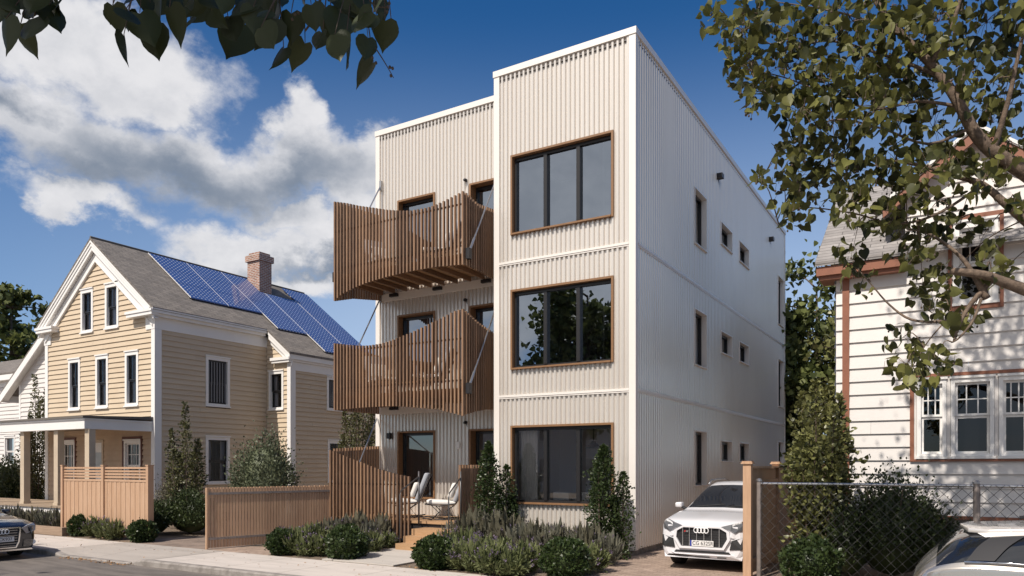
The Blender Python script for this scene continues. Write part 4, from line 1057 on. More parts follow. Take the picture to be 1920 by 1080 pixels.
def leaves(name, pos, dirs, size, tmpl, m, parent=None, roll=None, extra=None, wscale=1.0):
    pos = np.asarray(pos, float); n = len(pos); V, F = tmpl; k = len(V)
    x, y, z = basis(np.asarray(dirs, float), roll)
    size = np.broadcast_to(np.asarray(size, float), (n,))
    W = V * np.array([wscale, 1, 1])
    vs = pos[:, None, :] + size[:, None, None] * (W[None, :, 0:1] * x[:, None, :] + W[None, :, 1:2] * y[:, None, :] + W[None, :, 2:3] * z[:, None, :])
    vs = vs.reshape(-1, 3)
    cnt = [len(f) for f in F]; idx = np.concatenate([np.array(f) for f in F])
    li = (idx[None, :] + (np.arange(n) * k)[:, None]).ravel(); tot = np.tile(np.array(cnt), n)
    if extra is not None and len(extra.v):
        off = len(vs); vs = np.vstack([vs, np.array(extra.v)])
        li = np.concatenate([li, np.concatenate([np.array(f) for f in extra.f]) + off]); tot = np.concatenate([tot, np.array([len(f) for f in extra.f])])
    me = bpy.data.meshes.new(name)
    me.vertices.add(len(vs)); me.vertices.foreach_set('co', vs.ravel())
    me.loops.add(len(li)); me.loops.foreach_set('vertex_index', li.astype(np.int32))
    me.polygons.add(len(tot)); me.polygons.foreach_set('loop_start', np.concatenate([[0], np.cumsum(tot)[:-1]]).astype(np.int32))
    me.update(calc_edges=True); me.validate(); me.materials.append(m)
    o = bpy.data.objects.new(name, me); col.objects.link(o); adopt(o, parent); return o
def unit(n):
    v = rng.normal(size=(n, 3)); return v / np.linalg.norm(v, axis=1, keepdims=True)
def lump(v, f=2.6, s=0.0):
    return .5 + .5 * np.sin(v[:, 0] * f * 1.7 + 1.3 + s) * np.sin(v[:, 1] * f * 1.3 + .4 + s) + .25 * np.sin(v[:, 2] * f * 2.3 + s * 2)
def core(mb, c, rx, ry, rzz, nu=10, nv=6):
    i = len(mb.v)
    for a in range(nv + 1):
        th = math.pi * a / nv
        for b in range(nu):
            ph = 2 * math.pi * b / nu
            mb.v.append((c[0] + rx * math.sin(th) * math.cos(ph), c[1] + ry * math.sin(th) * math.sin(ph), c[2] + rzz * math.cos(th)))
    for a in range(nv):
        for b in range(nu):
            mb.f.append((i + a * nu + b, i + a * nu + (b + 1) % nu, i + (a + 1) * nu + (b + 1) % nu, i + (a + 1) * nu + b))
def at(px, Y): return gY(px, 873, Y)[0]

# clipped boxwood balls
def boxwood(x, y, r, label, seed):
    t = thing('boxwood', (x, y, 0), label, 'shrub', 'round boxwoods along the pavement')
    n = 2600; v = unit(n); rad = r * (.76 + .22 * lump(v, 3.4, seed) + .07 * rng.random(n) + .22 * (rng.random(n) < .06) * rng.random(n))
    pos = v * rad[:, None] * np.array([1.06, 1.06, .92]) + np.array([x, y, r * .82]); keep = pos[:, 2] > .01
    cm = MB(); core(cm, (x, y, r * .8), r * .74, r * .74, r * .66)
    d = v + .7 * rng.normal(size=v.shape) + np.array([0, 0, .35])
    leaves('foliage', pos[keep], d[keep], (.055 + .03 * rng.random(n))[keep], T_SMALL, M['box'], t, extra=cm, wscale=1.3)
    mb = MB(); mb.tube([(x, y, -.02), (x, y, r)], .03, 6); mb.build('stem', M['twig'], t)
for px, py, r, lb, sd in ((133, 1006, .37, 'round boxwood at the left end of the cedar fence', 0.), (247, 1018, .36, 'round boxwood before the right end of the cedar fence', 1.), (511, 1042, .36, 'round boxwood at the foot of the slat fence', 2.), (628, 1052, .46, 'round boxwood in lavender left of the entrance walkway', 3.), (795, 1070, .40, 'round boxwood covering the foot of the entrance steps', 4.), (1040, 1090, .47, 'round boxwood among tall lavender before the big windows', 5.), (1512, 1105, .52, 'round boxwood under the ivy behind the chain link', 6.)):
    p = gZ(px, py); boxwood(p[0], p[1] + r * .8, r * .88, lb, sd)

# columnar / conical shrubs
def column(name, x, y, z0, h, r, label, m, n, ls, prof, tmpl=T_SMALL, stems=4, group=None, cat='shrub', ragged=.25, wscale=1.2, seed=0., lobes=False):
    t = thing(name, (x, y, z0), label, cat, group)
    P = []; D = []
    sx = [(0, 0, 1.0)] + [(r * (.62 if lobes else .5) * math.cos(2.4 * k + seed), r * (.62 if lobes else .5) * math.sin(2.4 * k + seed), .58 + .38 * random.random()) for k in range(stems - 1)]
    mbs = MB()
    for (ox, oy, hh) in sx:
        mbs.tube([(x + ox * .3, y + oy * .3, z0 - .02), (x + ox * .8, y + oy * .8, z0 + h * hh * .45), (x + ox, y + oy, z0 + h * hh * .97)], [.03, .022, .006], 5)
    for k in range(n):
        ox, oy, hh = sx[k % len(sx)] if (k % 2 or lobes) else sx[0]
        f = random.random() ** (.9 if lobes else .78); rr = r * prof(f) * ((.42 + .12 * math.sin(hh * 40)) if lobes else 1.0 if (ox, oy) == (0, 0) else .62)
        an = random.random() * 6.283; q = math.sqrt(random.random()) * (.75 + ragged * math.sin(an * 3 + f * 17 + seed) + .2 * random.random()) * (1 + .7 * random.random() * (random.random() < .12))
        P.append((x + ox * min(1, f * 2) + math.cos(an) * rr * q, y + oy * min(1, f * 2) + math.sin(an) * rr * q, z0 + f * h * hh)); D.append((math.cos(an) * .7, math.sin(an) * .7, .55))
    D = np.array(D) + .55 * rng.normal(size=(n, 3))
    leaves('foliage', P, D, ls * (.7 + .6 * rng.random(n)), tmpl, M[m], t, wscale=wscale)
    mbs.build('stem', M['twig'], t)
    return t
pc = lambda f: max(.05, (1 - f) ** .55 * (.55 + .9 * min(f * 2, 1) * .5))
pt_ = lambda f: max(.16, (1.0 - f ** 3.6) * (.6 + .4 * min(f * 4, 1)))
column('columnar_shrub', at(347, 14.4), 14.4, 0, 3.95, .62, 'narrow upright shrub against the shaded beige side wall', 'column_leaf', 5200, .08, pt_, stems=8, group='columnar shrubs', lobes=True, seed=1.)
column('columnar_shrub', at(672, 17.3), 17.3, 0, 4.3, .75, 'narrow upright shrub between slat screen and beige house', 'column_leaf', 6200, .08, pt_, stems=9, group='columnar shrubs', lobes=True, seed=2.)
column('columnar_shrub', at(66, 15.4), 15.4, 0, 5.6, .62, 'narrow upright shrub climbing between white house and beige house', 'column_leaf', 5000, .09, pt_, stems=7, group='columnar shrubs', lobes=True, seed=3.)
column('conical_shrub', at(916, 14.75), 14.75, 0, 2.55, .50, 'dark conical shrub left of the big ground floor window', 'box', 5200, .06, pc, stems=3, group='dark conical shrubs by the big windows', seed=.3)
column('conical_shrub', at(949, 15.05), 15.05, 0, 2.0, .40, 'smaller dark conical shrub tucked under the window left edge', 'box', 2600, .06, pc, stems=2, group='dark conical shrubs by the big windows', seed=1.3)
column('conical_shrub', at(1132, 14.5), 14.5, 0, 2.42, .56, 'dark conical shrub by the building corner and driveway', 'box', 5600, .06, pc, stems=3, group='dark conical shrubs by the big windows', seed=2.3)
column('conical_shrub', at(1168, 14.75), 14.75, 0, 1.85, .38, 'smaller dark conical shrub touching the building corner', 'box', 2600, .06, pc, stems=2, group='dark conical shrubs by the big windows', seed=3.3)
iv = lambda f: (.72 + .28 * math.sin(f * 9)) * (1.0 if f < .8 else max(.15, (1 - f) * 5))
column('ivy_shrub', at(1530, 14.9), 14.9, 0, 3.6, .66, 'tall sunlit ivy covered shrub behind the chain link fence', 'ivy', 6200, .085, iv, T_IVY, stems=10, lobes=True, ragged=.35, wscale=1.0)
column('ivy_shrub', at(1582, 15.3), 15.3, 0, 2.6, .42, 'shorter ivy shrub overlapping the rust corner board', 'ivy', 1500, .085, iv, T_IVY, stems=3, ragged=.35, wscale=1.0, seed=2.)

def bush(name, x, y, z0, rx, ry, h, label, m, n, ls, tmpl=T_SMALL, fuzz=.25, group=None, seed=0., fill=.5, wscale=1.0, corer=.62):
    t = thing(name, (x, y, z0), label, 'shrub', group)
    v = unit(n); v[:, 2] = np.abs(v[:, 2]) * 1.0 - .35 * rng.random(n)
    rad = (fill + (1 - fill) * rng.random(n) ** .6) * (.80 + .22 * lump(v, 2.9, seed)) + fuzz * np.abs(rng.normal(size=n)) * .35 * (rng.random(n) < .3)
    pos = np.stack([x + v[:, 0] * rad * rx, y + v[:, 1] * rad * ry, z0 + h * .38 + v[:, 2] * rad * h * .62], 1)
    keep = pos[:, 2] > z0 + .02
    cm = MB(); 
    if corer > 0: core(cm, (x, y, z0 + h * .4), rx * corer, ry * corer, h * .38)
    D = v * .7 + np.array([0, 0, .5]) + .6 * rng.normal(size=(n, 3))
    leaves('foliage', pos[keep], D[keep], (ls * (.7 + .6 * rng.random(n)))[keep], tmpl, M[m], t, extra=cm, wscale=wscale)
    mb = MB()
    for k in range(6):
        an = k * 1.05 + seed; mb.tube([(x, y, z0 - .02), (x + math.cos(an) * rx * .35, y + math.sin(an) * ry * .35, z0 + h * .5), (x + math.cos(an) * rx * .6, y + math.sin(an) * ry * .6, z0 + h * .85)], [.03, .018, .006], 5)
    mb.build('stem', M['twig'], t); return t
bush('olive_shrub', at(497, 16.2), 16.2, 0, 1.15, 1.1, 3.35, 'large grey green shrub behind the slat fence', 'olive', 8500, .085, fuzz=.4, fill=.45)
bush('hedge_shrub', at(345, 13.5), 13.7, 0, 1.25, .7, 1.35, 'dark hedge shrub beside the side drive behind cedar fence', 'hedge', 5200, .075, fill=.6, seed=1.)
bush('hedge_shrub', at(297, 13.2), 13.1, 0, .8, .6, 1.1, 'dark low hedge shrub at the end post of cedar fence', 'hedge', 3000, .075, fill=.6, seed=2.)
bush('wispy_shrub', at(322, 14.3), 14.5, 0, 1.0, .6, 1.75, 'wispy grey shrub rising above the dark hedge', 'dusty', 3600, .08, fuzz=.8, seed=2.5, corer=0, wscale=.6)
bush('garden_shrub', at(8, 15.6), 15.6, 0, 1.7, 1.2, 2.5, 'leafy shrub beyond the left end of the beige porch', 'hedge', 5000, .11, fuzz=.5, seed=3.)
bush('garden_shrub', at(48, 16.0), 15.9, 0, .9, .8, 1.7, 'small leafy shrub between porch posts at far left', 'hedge', 2400, .10, fuzz=.5, seed=3.6)
bush('dense_shrub', at(1672, 14.7), 14.75, 0, 1.0, .75, 1.92, 'dense dark shrub pressed behind the chain link fence', 'hedge', 9000, .065, fuzz=.5, fill=.55, seed=4.)
bush('dense_shrub', at(1592, 14.5), 14.6, 0, .5, .5, 1.35, 'smaller dark shrub between ivy and the dense shrub', 'hedge', 3000, .06, fuzz=.5, fill=.55, seed=4.4)
bush('dense_shrub', at(1755, 14.6), 14.55, 0, .45, .45, 1.35, 'small dark shrub right of the dense shrub, by fence post', 'hedge', 2600, .06, fuzz=.7, fill=.5, seed=5.4)

# lavender: master plants copied in loops
def make_lavender(kind, seed):
    r2 = np.random.default_rng(seed)
    t = bpy.data.objects.new('lavender_plant', None); col.objects.link(t)
    R_, h = (.34, .58) if kind == 'low' else (.42, .95)
    ns = 150 if kind == 'low' else 105; P = []; D = []; S = []; FP = []; FD = []; FS = []; stem = MB()
    for k in range(ns):
        an = r2.random() * 6.283; q = math.sqrt(r2.random()); top = np.array([math.cos(an) * R_ * q * 1.15, math.sin(an) * R_ * q * 1.15, h * (1 - .42 * q * q) * (.55 + .60 * r2.random())])
        b0 = np.array([math.cos(an) * R_ * q * .35, math.sin(an) * R_ * q * .35, 0.])
        ax = top - b0
        nl = 9 if kind == 'low' else 18
        for j in range(nl):
            f = .12 + .80 * r2.random() * (1.0 if kind != 'low' else .85)
            P.append(b0 + ax * f + r2.normal(size=3) * .018); D.append(ax / np.linalg.norm(ax) + .65 * r2.normal(size=3)); S.append((.11 if kind == 'low' else .068) * (.6 + .7 * r2.random()))
        P.append(b0 + ax * .45); D.append(ax); S.append(np.linalg.norm(ax) * .55)
        if r2.random() < (.16 if kind == 'low' else .07):
            for j in range(5):
                FP.append(top - ax * .02 * j * 1.2 + r2.normal(size=3) * .006); FD.append(ax + .6 * r2.normal(size=3) * np.linalg.norm(ax)); FS.append(.045)
    P = np.array(P); keep = P[:, 2] > .005
    leaves('foliage', P[keep], np.array(D)[keep], np.array(S)[keep], (T_SMALL[0] * np.array([.42, 1, 1]), T_SMALL[1]), M['lav_green' if kind == 'low' else ('lav_grey' if seed % 2 else 'dusty')], t)
    leaves('flowers', FP, FD, FS, T_SMALL, M['lav_flower'], t)
    return t
LAV = {'low': [make_lavender('low', 101), make_lavender('low', 102)], 'tall': [make_lavender('tall', 103), make_lavender('tall', 104)]}
used_l = {}
def lavender(kind, x, y, s, label, group):
    ms = LAV[kind]; i = len([1 for k in used_l if k[0] == kind]) % 2
    key = (kind, len(used_l)); src = ms[i]
    if src.get('label'): o = copy_tree(src)
    else: o = src
    used_l[key] = 1
    o.location = (x, y, -.004); o.rotation_euler = (0, 0, random.random() * 6.28); o.scale = (s, s, s * (.9 + .25 * random.random()))
    tag(o, label, 'plant', group)
def drift(kind, pts, label, group):
    for (px, py, s) in pts:
        p = gZ(px, py); lavender(kind, p[0], p[1], s, label, group)
drift('low', [(160, 1004, .95), (178, 1007, 1.0), (197, 1010, .95), (216, 1012, .9)], 'lavender plant between the two boxwoods at the cedar fence', 'lavender by the cedar fence')
drift('tall', [(30, 992, .8), (58, 993, .75), (88, 996, .8), (112, 999, .7), (5, 988, .8)], 'grey green bedding plant behind the timber edging', 'plants in the porch bed')
drift('low', [(537, 1036, .95), (556, 1040, 1.0), (578, 1042, .95), (600, 1042, .9), (560, 1030, 1.0), (590, 1028, 1.0), (532, 1026, .9)], 'lavender plant between the boxwoods beside the slat fence', 'lavender by the slat fence')
drift('tall', [(612, 1024, .75), (640, 1020, .85), (668, 1024, .85), (692, 1030, .8), (712, 1022, .8)], 'grey wispy plant before the curved porch screen', 'plants before the porch screen')
drift('low', [(672, 1044, .9), (696, 1036, .9), (725, 1026, .75)], 'lavender plant bordering the left side of the walkway', 'lavender by the walkway')
drift('low', [(842, 1060, 1.0), (868, 1068, 1.05), (895, 1072, 1.05), (925, 1078, 1.05), (960, 1080, 1.0), (985, 1072, 1.0), (838, 1044, 1.0), (872, 1052, 1.1), (905, 1056, 1.1), (940, 1062, 1.1), (1082, 1078, 1.0), (1112, 1072, 1.0)], 'purple lavender plant along the front of the window bed', 'lavender in the window bed')
drift('tall', [(852, 1030, .85), (885, 1034, 1.1), (918, 1036, 1.2), (950, 1040, 1.15), (975, 1046, .95), (1000, 1050, .85), (1028, 1052, .9), (1055, 1054, .8), (1080, 1056, .85), (1108, 1058, .85), (1138, 1060, .8), (900, 1022, 1.25), (940, 1026, 1.2), (1010, 1036, .85), (1045, 1040, .8), (1085, 1042, .85)], 'tall grey green plant below the big ground floor window', 'tall plants in the window bed')

# ================================================================== TREES
def limb(mb, pts, r0, r1, n=7, sub=4):
    P = [Vector(p) for p in pts]; out = []
    for i in range(len(P) - 1):
        p0 = P[max(i - 1, 0)]; p1 = P[i]; p2 = P[i + 1]; p3 = P[min(i + 2, len(P) - 1)]
        for k in range(sub):
            t = k / sub
            out.append(.5 * ((2 * p1) + (p2 - p0) * t + (2 * p0 - 5 * p1 + 4 * p2 - p3) * t * t + (3 * p1 - p0 - 3 * p2 + p3) * t ** 3))
    out.append(P[-1]); m = len(out)
    rs = [r0 + (r1 - r0) * (k / (m - 1)) ** .8 for k in range(m)]
    mb.tube(out, rs, n)
    return out
def clump_tree(name, base, h, crown, label, m, n, ls, nclump, tr, seed, tmpl=T_SMALL, wscale=1.3, cr=.9, group=None):
    """trunk with limbs to clumps spread through an ellipsoid crown (cx, cy, cz, rx, ry, rz)"""
    rd = random.Random(seed); r2 = np.random.default_rng(seed)
    t = thing(name, base, label, 'tree', group)
    cx, cy, cz, rx, ry, rzz = crown
    mb = MB(); tp = limb(mb, [base, (base[0] * .7 + cx * .3, base[1] * .7 + cy * .3, h * .35), (cx, cy, cz - rzz * .2), (cx, cy, cz + rzz * .75)], tr, tr * .18, 8)
    cs = []
    for k in range(nclump):
        v = np.array([rd.gauss(0, 1), rd.gauss(0, 1), rd.gauss(0, 1)]); v /= np.linalg.norm(v); q = .35 + .65 * rd.random() ** .5
        cs.append((cx + v[0] * rx * q, cy + v[1] * ry * q, cz + v[2] * rzz * q))
    P = []; D = []
    per = n // nclump
    for c in cs:
        a = min(tp, key=lambda p: (p - Vector(c)).length + (p.z > c[2]) * 1.0)
        mb2 = Vector(c); mid = (a * .55 + mb2 * .45) + Vector((0, 0, .15 * rd.random()))
        limb(mb, [a, mid, mb2], tr * .25, tr * .05, 5, 3)
        s = cr * (.6 + .7 * rd.random())
        g_ = r2.normal(size=(per, 3)) * np.array([s, s, s * .75]) * .55 + np.array(c)
        P.append(g_); D.append(r2.normal(size=(per, 3)) * .8 + np.array([0, 0, -.5]))
    P = np.vstack(P); D = np.vstack(D)
    leaves('crown', P, D, ls * (.7 + .6 * r2.random(len(P))), tmpl, M[m], t, wscale=wscale)
    mb.build('trunk', M['bark'], t, smooth=True)
    return t
p = gY(14, 873, 27.0)
clump_tree('leafy_tree', (p[0], 27, 0), 13, (p[0] + .5, 27, 9.6, 4.2, 4, 5.0), 'leafy tree behind the white house at the far left', 'tree_green', 9000, .34, 60, .35, 5, T_IVY)
clump_tree('leafy_tree', (-5.6, 35, 0), 11, (-5.3, 35, 5.6, 2.9, 3, 5.6), 'leafy tree in the gap behind apartment building and right house', 'tree_green', 20000, .22, 120, .22, 6, T_IVY)
clump_tree('leafy_tree', (-3.4, 24.5, 0), 7, (-2.9, 24.5, 3.6, 1.0, 1, 3.2), 'young tree beyond the ivy, beside the right house', 'ivy', 3000, .14, 34, .09, 16, T_IVY, cr=.55)
clump_tree('leafy_tree', (-17.6, -5.2, 0), 12.0, (-17.2, -5.2, 8.2, 3.2, 3, 4.0), 'leafy tree across the street, mirrored in the middle window', 'tree_green', 5200, .30, 70, .3, 9, T_IVY)

# linden on the pavement at the right, its limbs reaching into the picture
DT = 9.0
tr = thing('linden_tree', (2.4, 11.0, 0), 'big linden tree spreading its limbs over the right house', 'tree')
mb = MB(); allp = []
def pl_(pts, r0, r1, n=7):
    o = limb(mb, [gD(a, b, d) for a, b, d in pts], r0, r1, n); allp.extend(o); return o
limb(mb, [(2.5, 11.0, -.05), (2.45, 11.0, 2.0), (2.2, 10.9, 4.2), (2.3, 10.8, 7), (1.2, 10.5, 10)], .30, .10, 10)
T0 = (2230, 480, 8.6)
pl_([(2260, 560, 8.6), (2060, 420, 8.8), (1920, 322, 9.0), (1862, 285, 9.0), (1825, 245, 9.0), (1790, 180, 9.0), (1752, 128, 9.1), (1692, 66, 9.2), (1655, 20, 9.3), (1620, -30, 9.4)], .12, .026, 9)
pl_([(2250, 640, 8.6), (2050, 520, 8.6), (1920, 412, 8.7), (1885, 382, 8.7), (1842, 346, 8.8), (1792, 330, 8.9), (1722, 309, 9.1), (1640, 300, 9.3), (1560, 312, 9.5)], .075, .010, 8)
pl_([(2250, 700, 8.5), (2040, 590, 8.4), (1930, 546, 8.4), (1880, 528, 8.4), (1842, 515, 8.4), (1782, 508, 8.5)], .095, .04, 9)
pl_([(1862, 522, 8.5), (1832, 556, 8.5), (1812, 582, 8.5), (1798, 612, 8.5), (1788, 640, 8.5)], .038, .012, 6)
pl_([(1840, 560, 8.45), (1825, 600, 8.45), (1800, 632, 8.45), (1786, 642, 8.5)], .02, .008, 5)
pl_([(1815, 590, 8.5), (1770, 602, 8.6), (1710, 600, 8.7), (1668, 572, 8.8), (1635, 535, 8.9), (1605, 500, 9.0)], .024, .006, 5)
pl_([(1850, 560, 8.5), (1828, 520, 8.5), (1800, 480, 8.6), (1745, 440, 8.8), (1700, 430, 9.0)], .045, .008, 6)
pl_([(1770, 605, 8.6), (1740, 640, 8.7), (1715, 680, 8.8), (1700, 700, 8.9)], .010, .004, 5)
pl_([(1755, 140, 9.1), (1700, 118, 9.2), (1647, 100, 9.3), (1587, 82, 9.4), (1540, 77, 9.5), (1470, 90, 9.6), (1400, 60, 9.6), (1340, 22, 9.7)], .026, .005, 5)
pl_([(1800, 200, 9.0), (1720, 190, 9.2), (1640, 205, 9.3), (1560, 180, 9.5), (1470, 145, 9.7), (1400, 130, 9.7)], .024, .005, 5)
pl_([(1820, 240, 9.0), (1740, 270, 9.1), (1650, 240, 9.3), (1560, 225, 9.5), (1480, 270, 9.7), (1430, 330, 9.7)], .022, .004, 5)
pl_([(1842, 346, 8.8), (1760, 400, 8.9), (1680, 420, 9.1), (1600, 400, 9.3), (1500, 390, 9.5), (1460, 420, 9.5)], .022, .004, 5)
pl_([(1690, 66, 9.2), (1600, 30, 9.3), (1500, 10, 9.5), (1420, 0, 9.6)], .02, .005, 5)
pl_([(1745, 120, 9.1), (1780, 60, 8.9), (1800, 0, 8.8), (1810, -60, 8.8)], .035, .015, 6)
pl_([(1860, 290, 9.0), (1890, 190, 8.8), (1910, 100, 8.7), (1930, 20, 8.6)], .04, .014, 6)
CL = [(1335, 28, 32, 14), (1390, 62, 48, 36), (1400, 125, 45, 34), (1420, 172, 42, 28), (1450, 60, 60, 46), (1480, 130, 60, 52), (1530, 45, 60, 46), (1540, 150, 60, 46), (1600, 40, 60, 50), (1620, 120, 60, 46), (1500, 210, 52, 42), (1560, 230, 60, 48), (1640, 200, 60, 48), (1700, 60, 60, 44), (1760, 40, 70, 46), (1850, 40, 70, 52), (1900, 100, 50, 34), (1830, 130, 55, 22), (1720, 130, 60, 34), (1700, 200, 52, 34), (1750, 240, 60, 38), (1830, 190, 45, 24), (1885, 175, 45, 24), (1895, 265, 40, 16), (1480, 280, 36, 28), (1500, 335, 42, 30), (1560, 290, 52, 38), (1610, 320, 52, 36), (1680, 300, 52, 34), (1740, 310, 52, 22), (1422, 330, 22, 8), (1470, 355, 40, 14), (1500, 395, 42, 16), (1560, 345, 45, 22), (1600, 385, 45, 22), (1650, 395, 48, 24), (1700, 370, 46, 22), (1740, 400, 46, 20), (1820, 345, 42, 14), (1872, 300, 38, 12), (1600, 465, 36, 12), (1610, 520, 38, 10), (1690, 450, 42, 18), (1730, 480, 40, 18), (1800, 420, 42, 14), (1845, 440, 42, 12), (1880, 510, 30, 8), (1730, 535, 42, 18), (1768, 565, 42, 18), (1820, 595, 28, 8), (1690, 635, 38, 15), (1700, 685, 46, 22), (1755, 678, 36, 15), (1795, 605, 24, 7), (1722, 712, 24, 8), (1780, 520, 35, 10), (1860, 230, 40, 16), (1800, 140, 45, 18), (1790, 300, 40, 14), (1690, 20, 50, 24), (1900, 30, 40, 22), (1905, 380, 26, 8), (1850, 500, 34, 9), (1420, 25, 40, 20), (1860, 330, 34, 9), (1660, 150, 50, 22), (1590, 170, 50, 22)]
P = []; D = []; FR = []
for (cx, cy, cr, n) in CL:
    de = 9.2 + rng.normal() * .45
    c = Vector(gD(cx, cy, de))
    a = min(allp, key=lambda q: (q - c).length)
    limb(mb, [a, (a * .5 + c * .5) + Vector((0, 0, .12)), c], .010, .003, 4, 3)
    for k in range(int(n * 1.85)):
        an = random.random() * 6.283; q = math.sqrt(random.random()) * cr
        pp = Vector(gD(cx + math.cos(an) * q, cy + math.sin(an) * q * .9, de + rng.normal() * .35))
        P.append(pp); D.append((rng.normal() * .8, rng.normal() * .8, -.8 + rng.normal() * .5))
        if k % 9 == 0:
            limb(mb, [c, (c * .5 + pp * .5) + Vector((0, 0, .05)), pp], .004, .002, 3, 2)
        if k % 5 == 0: FR.append(pp + Vector((rng.normal() * .03, rng.normal() * .03, -.09)))
# the crown above the picture's top edge, which shades the visible part and the house behind
UPC = [(-1.0 + .62 * i + .2 * (j % 2), 9.9 + .4 * ((i + j) % 3), 8.75 + .68 * j, .62, 150) for i in range(5) for j in range(7) if not (i == 0 and j in (2, 4, 5)) and not (i == 2 and j == 3) and not (i == 1 and j == 5)] + [(2.3, 10.4, 8.2, 1.1, 200), (2.4, 10.2, 10.4, 1.3, 240), (-1.7, 10.2, 9.4, .5, 40), (-1.6, 10.3, 11.2, .5, 40)]
for (cx, cy, cz, cr, n) in UPC:
    a = Vector((2.2, 10.8, 7.5)); c = Vector((cx, cy, cz)); limb(mb, [a, a * .5 + c * .5 + Vector((0, 0, .4)), c], .05, .01, 5, 3)
    for k in range(n):
        v = rng.normal(size=3) * cr * .55; P.append(c + Vector(v)); D.append((rng.normal() * .6, rng.normal() * .6, -1))
D = np.array(D)
leaves('crown', np.array([tuple(p) for p in P]), D,   .085 + .055 * rng.random(len(P)), T_HEART, M['linden'], tr)
mb.build('trunk', M['bark_light'], tr, smooth=True)
fm = MB()
for q in FR: core(fm, q, .014, .014, .016, 5, 3); fm.tube([q, q + Vector((.01, .01, .09))], .0025, 3)
fm.build('fruit', M['twig'], tr, uv=False)

# linden over the near pavement: its lowest twigs hang into the top left corner
nt_ = thing('linden_tree', (-4.6, -1.6, 0), 'near linden tree whose dark leaves hang in the top left corner', 'tree')
mb = MB(); P = []; D = []; S = []
limb(mb, [(-4.7, -1.6, -.05), (-4.6, -1.6, 2.2), (-4.4, -1.4, 4.4), (-4.2, -1.2, 7.5)], .24, .10, 9)
lp = limb(mb, [(-4.4, -1.4, 4.0), (-4.6, .3, 5.0), gD(-120, -160, 3.9), gD(150, -120, 3.8), gD(400, -90, 3.7), gD(620, -70, 3.7), gD(790, -90, 3.7)], .06, .012, 7)
NEAR = [(12, 30, 74), (36, 52, 60), (62, 30, 74), (92, 5, 66), (28, 5, 40), (68, -20, 60), (108, 2, 50), (0, -15, 70),
        (232, 62, 62), (262, 20, 74), (282, 46, 70), (318, 10, 76), (212, 12, 40), (340, 8, 62), (300, -10, 60), (245, -15, 60), (372, -10, 50), (384, 6, 50), (362, -20, 60), (330, -24, 60),
        (428, 30, 62), (452, 40, 86), (490, 46, 64), (512, 30, 76), (532, 86, 56), (546, 20, 60), (470, -10, 74), (500, -10, 60), (440, -20, 70), (425, -20, 50), (460, 14, 60), (520, 0, 50),
        (572, 76, 64), (604, 56, 48), (628, 60, 66), (648, 76, 64), (640, 20, 70), (620, 30, 50), (606, 52, 40), (668, 16, 66), (690, 66, 50), (684, 20, 60), (705, 26, 44), (722, 34, 60), (735, 50, 40), (700, 112, 66), (664, -20, 60), (640, -24, 60), (714, -4, 40)]
for q in range(34):
    a_, b_ = ((-5, 112), (205, 400), (420, 740), (420, 740))[q % 4]; NEAR.append((random.uniform(a_, b_), random.uniform(-30, 34), random.uniform(38, 62)))
for (px, py, ln) in NEAR:
    de = 3.7 + rng.normal() * .18
    b = Vector(gD(px, py * 1.0 + 4, de)); P.append(b); D.append((rng.normal() * .38, rng.normal() * .38, -1)); S.append(ln * de / FPX * .86)
    a = min(lp, key=lambda q: (q - b).length); limb(mb, [a, a * .4 + b * .6 + Vector((0, 0, .03)), b], .005, .002, 4, 3)
roll = np.array([(-SA, CA, 0)] * len(P)) + rng.normal(size=(len(P), 3)) * .85
limb(mb, [gD(606, -60, 3.7), gD(600, 0, 3.7), gD(588, 34, 3.7), gD(572, 58, 3.7)], .009, .005, 5)
limb(mb, [gD(668, -30, 3.7), gD(700, 8, 3.7), gD(726, 14, 3.7)], .005, .002, 4); limb(mb, [gD(704, 90, 3.7), gD(722, 118, 3.7), gD(738, 146, 3.7)], .004, .002, 4)
leaves('hanging_leaves', np.array([tuple(p) for p in P]), D, S, T_HEART, M['linden_near'], nt_, roll=roll)
P = []; D = []
cen = [Vector(gD(px, -40, 3.7)) + sun_dir * s for px in (-60, 60, 180, 300, 420, 540, 660, 760) for s in (1.6, 2.6, 3.6)]
for c in cen:
    limb(mb, [(-4.25, -1.25, 6.5), (c + Vector((-4.3, -1.3, 7.0))) * .5, c], .03, .008, 5, 3)
    for k in range(46): P.append(tuple(c + Vector(rng.normal(size=3) * .38))); D.append((rng.normal() * .8, rng.normal() * .8, -.6))
leaves('crown', P, D, .20, T_HEART, M['linden_near'], nt_)
mb.build('trunk', M['twig'], nt_, smooth=True)
fm = MB()
for (px, py) in [(560, 24), (553, 27), (548, 36), (730, 6), (727, 13), (726, 22), (736, 128), (731, 126), (733, 142), (118, 38), (112, 50), (220, 45), (484, 42), (488, 36), (495, 38), (705, 118), (698, 108)]:
    core(fm, gD(px, py, 3.7), .008, .008, .009, 6, 4)
fm.build('fruit', M['twig'], nt_, uv=False)

# fallen leaves in the gutter
P = []; D = []
for k in range(110):
    x = -17.6 + 2.6 * random.random(); P.append((x, KY - .02 - .22 * random.random() ** 2, ROADZ + .012)); D.append((rng.normal(), rng.normal(), .15 * rng.normal()))
lf = leaves('leaf_litter', P, D, .05 + .03 * rng.random(110), T_SMALL, M['leaf_litter'], None, roll=np.array([(0, 0, 1)] * 110) + .3 * rng.normal(size=(110, 3))); lf['kind'] = 'stuff'; lf['label'] = 'brown fallen leaves in the gutter at the dropped kerb'

